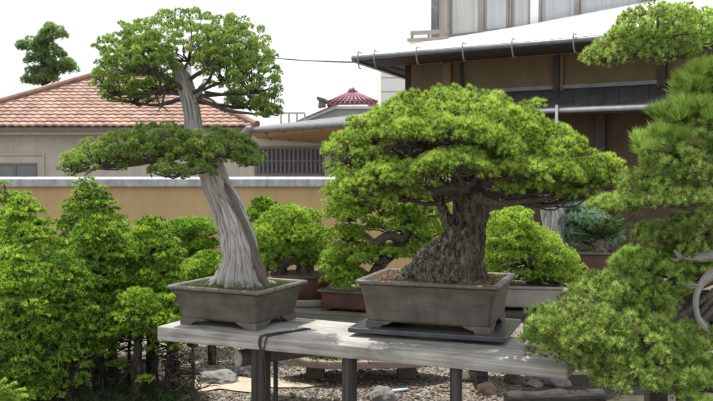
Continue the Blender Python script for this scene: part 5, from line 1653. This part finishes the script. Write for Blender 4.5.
for px in (556, 664):
    c = hl(px, zg, 0.32); mb = MB(); mb.slab([c - HU * 0.025 + np.array([0, 0, -0.18]), c + HU * 0.025 + np.array([0, 0, -0.18]), c + HU * 0.018 + np.array([0, 0, 0.09]), c - HU * 0.018 + np.array([0, 0, 0.09])], HN * 0.012)
    mb.build('gutter_bracket', M['brightmetal'], g2)
mb = MB(); mb.slab([hl(430, zg - 0.04, 0.5), hl(860, zg - 0.04, 0.5), hl(860, zg + 0.1, 1.49), hl(430, zg + 0.1, 1.49)], (0, 0, 0.03)); mb.build('soffit', M['soffit'], pr)
# upper storey
zU0, zU1 = 3.4, 6.2
mb = MB(); mb.slab([hl(446, zU0, 2.9), hl(860, zU0, 2.9), hl(860, zU1, 2.9), hl(446, zU1, 2.9)], HN * 3.0); mb.build('upper_wall', M['whitewall'], rh)
mb = MB(); mb.slab([hl(437.5, zU0, 2.66), hl(446, zU0, 2.66), hl(446, zU1, 2.66), hl(437.5, zU1, 2.66)], HN * 3.2); mb.build('end_wall', M['render'], rh)


def curtain(x0, x1, mat, parent, off=2.8, z0=3.45, z1=6.1):
    m_ = MB(); a = hl(x0, 0, off); b_ = hl(x1, 0, off); L = np.linalg.norm(b_ - a); k = int(L / 0.012)
    v = []
    ph_ = rng.uniform(0, 6)
    for i in range(k + 1):
        s_ = i / k; q = a + (b_ - a) * s_
        w = 0.02 * math.sin(s_ * L * 55 + ph_ + 2 * math.sin(s_ * L * 9)) + 0.012 * math.sin(s_ * L * 23)
        q = q + HN * w
        v += [(q[0], q[1], z0), (q[0], q[1], z1)]
    m_.add(v, [(2 * i, 2 * i + 2, 2 * i + 3, 2 * i + 1) for i in range(k)])
    return m_.build('curtain', M[mat], parent, smooth=True)


for (x0, x1, mt) in ((447.5, 479, 'curtain'), (481, 507, 'curtainblue'), (508.5, 528, 'curtain'), (538, 574, 'curtainblue'), (576, 640, 'curtainblue'), (642, 700, 'curtainblue')):
    m_ = MB()
    a0, a1 = hl(x0 - 0.8, 0, 2.70), hl(x0 + 0.8, 0, 2.70)
    for q in (x0, x1):
        c = hl(q, 0, 2.7)
        m_.slab([c - HU * 0.025 + np.array([0, 0, zU0 + 0.05]), c + HU * 0.025 + np.array([0, 0, zU0 + 0.05]), c + HU * 0.025 + np.array([0, 0, 6.1]), c - HU * 0.025 + np.array([0, 0, 6.1])], HN * 0.05)
    zb_ = F((x0 + x1) / 2, 33, 2.7)[2] if x0 < 480 else 3.85
    m_.slab([hl(x0, zb_ - 0.08, 2.705) + HU * 0.027, hl(x1, zb_ - 0.08, 2.705) - HU * 0.027, hl(x1, zb_, 2.705) - HU * 0.027, hl(x0, zb_, 2.705) + HU * 0.027], HN * 0.04)
    w_ = m_.build('window', M['frame_grey'], rh)
    m_ = MB(); m_.slab([hl(x0, zb_ + 0.01, 2.73) + HU * 0.03, hl(x1, zb_ + 0.01, 2.73) - HU * 0.03, hl(x1, 6.09, 2.73) - HU * 0.03, hl(x0, 6.09, 2.73) + HU * 0.03], HN * 0.006); m_.build('pane', M['glass'], w_)
    curtain(x0 + 1, x1 - 1, mt, w_)
m_ = MB(); c0, c1 = hl(529, 0, 2.68), hl(537, 0, 2.68)
m_.slab([c0 + np.array([0, 0, zU0]), c1 + np.array([0, 0, zU0]), c1 + np.array([0, 0, zU1]), c0 + np.array([0, 0, zU1])], HN * 0.1); m_.build('mullion', M['whitepaint'], rh)
m_ = MB(); c = hl(434.5, 0, 2.5); m_.tube([c + np.array([0, 0, 3.5]), c + np.array([0, 0, 4.4]), c + np.array([0, 0, 5.6])], [0.075] * 3, 14); m_.build('downpipe', M['greygutter'], rh, smooth=True)
# balcony
m_ = MB(); m_.slab([F(409, 41.5, 2.2), F(446, 41.5, 2.2), F(446, 56, 2.2), F(409, 56, 2.2)], HN * 1.5); bal = m_.build('balcony', M['whitewall'], rh)
m_ = MB()
m_.beam(F(408, 40.2, 2.15), F(448, 38.2, 2.15), 0.06, 0.06); m_.beam(F(411, 33.2, 2.15), F(448, 31.2, 2.15), 0.05, 0.07)
for px in (412, 429, 446): m_.beam(F(px, 39, 2.17), F(px, 32, 2.17), 0.05, 0.05, up=(0, 1, 0))
m_.build('railing', M['frame_grey'], bal)

# overhead cable and its far pole
pl = thing('utility_pole', 'slim concrete utility pole far behind the juniper crown', 'utility pole', P(189, 160, 40) * np.array([1, 1, 0]))
pt_ = P(189, 36, 40)
m_ = MB(); m_.tube([(pt_[0], 40, 0), (pt_[0], 40, pt_[2] * 0.5), (pt_[0], 40, pt_[2])], [0.13, 0.115, 0.1], 12); m_.build('shaft', M['pole'], pl, smooth=True)
a = np.array([pt_[0], 39.9, pt_[2] - 0.1]); b_ = hl(360, zE - 0.05, 0.3)
m_ = MB(); m_.tube([a + (b_ - a) * s_ + np.array([0, 0, -0.25 * 4 * s_ * (1 - s_)]) for s_ in np.linspace(0, 1, 24)], [0.014] * 24, 6)
m_.build('overhead_cable', M['cord'], label='thin black overhead cable running to the corner of the white roof', cat='cable')

# ------------------------------------------------------------------ light
TO_SUN = np.array([-0.22, 0.30, 0.93]); TO_SUN = TO_SUN / np.linalg.norm(TO_SUN)
elev = math.asin(TO_SUN[2])
sd = bpy.data.lights.new('sun', 'SUN'); sd.energy = 4.8; sd.angle = math.radians(0.55); sd.color = (1.0, 0.95, 0.87)
so = bpy.data.objects.new('sun', sd); COL.objects.link(so)
so.rotation_euler = Vector(TO_SUN.tolist()).to_track_quat('Z', 'Y').to_euler()
w = bpy.data.worlds.new('World'); scene.world = w; w.use_nodes = True
nt = w.node_tree; nt.nodes.clear()
out = nt.nodes.new('ShaderNodeOutputWorld'); bg = nt.nodes.new('ShaderNodeBackground'); bg.inputs['Strength'].default_value = 0.14
sk = nt.nodes.new('ShaderNodeTexSky'); sk.sky_type = 'NISHITA'; sk.sun_disc = False
sk.sun_elevation = elev; sk.sun_rotation = math.atan2(TO_SUN[0], TO_SUN[1])
sk.air_density = 1.0; sk.dust_density = 3.0; sk.ozone_density = 1.0
# bright thin cloud veil over the sky
tc = nt.nodes.new('ShaderNodeTexCoord'); nz = nt.nodes.new('ShaderNodeTexNoise'); nz.inputs['Scale'].default_value = 2.2; nz.inputs['Detail'].default_value = 5
nt.links.new(tc.outputs['Generated'], nz.inputs['Vector'])
rp = ramp(nt, [(0.3, (0.8,) * 3), (0.7, (1.0,) * 3)])
nt.links.new(nz.outputs['Fac'], rp.inputs[0])
mx = nt.nodes.new('ShaderNodeMix'); mx.data_type = 'RGBA'
mx.inputs['B'].default_value = (8.3, 8.4, 8.6, 1)
nt.links.new(rp.outputs[0], mx.inputs['Factor']); nt.links.new(sk.outputs[0], mx.inputs['A'])
nt.links.new(mx.outputs['Result'], bg.inputs['Color']); nt.links.new(bg.outputs[0], out.inputs[0])

vs_ = scene.view_settings
vs_.view_transform = 'Standard'; vs_.look = 'None'; vs_.gamma = 1.0; vs_.exposure = 0.3; vs_.use_curve_mapping = False
scene.cycles.max_bounces = 6; scene.cycles.diffuse_bounces = 3; scene.cycles.transparent_max_bounces = 8
scene.cycles.use_denoising = True
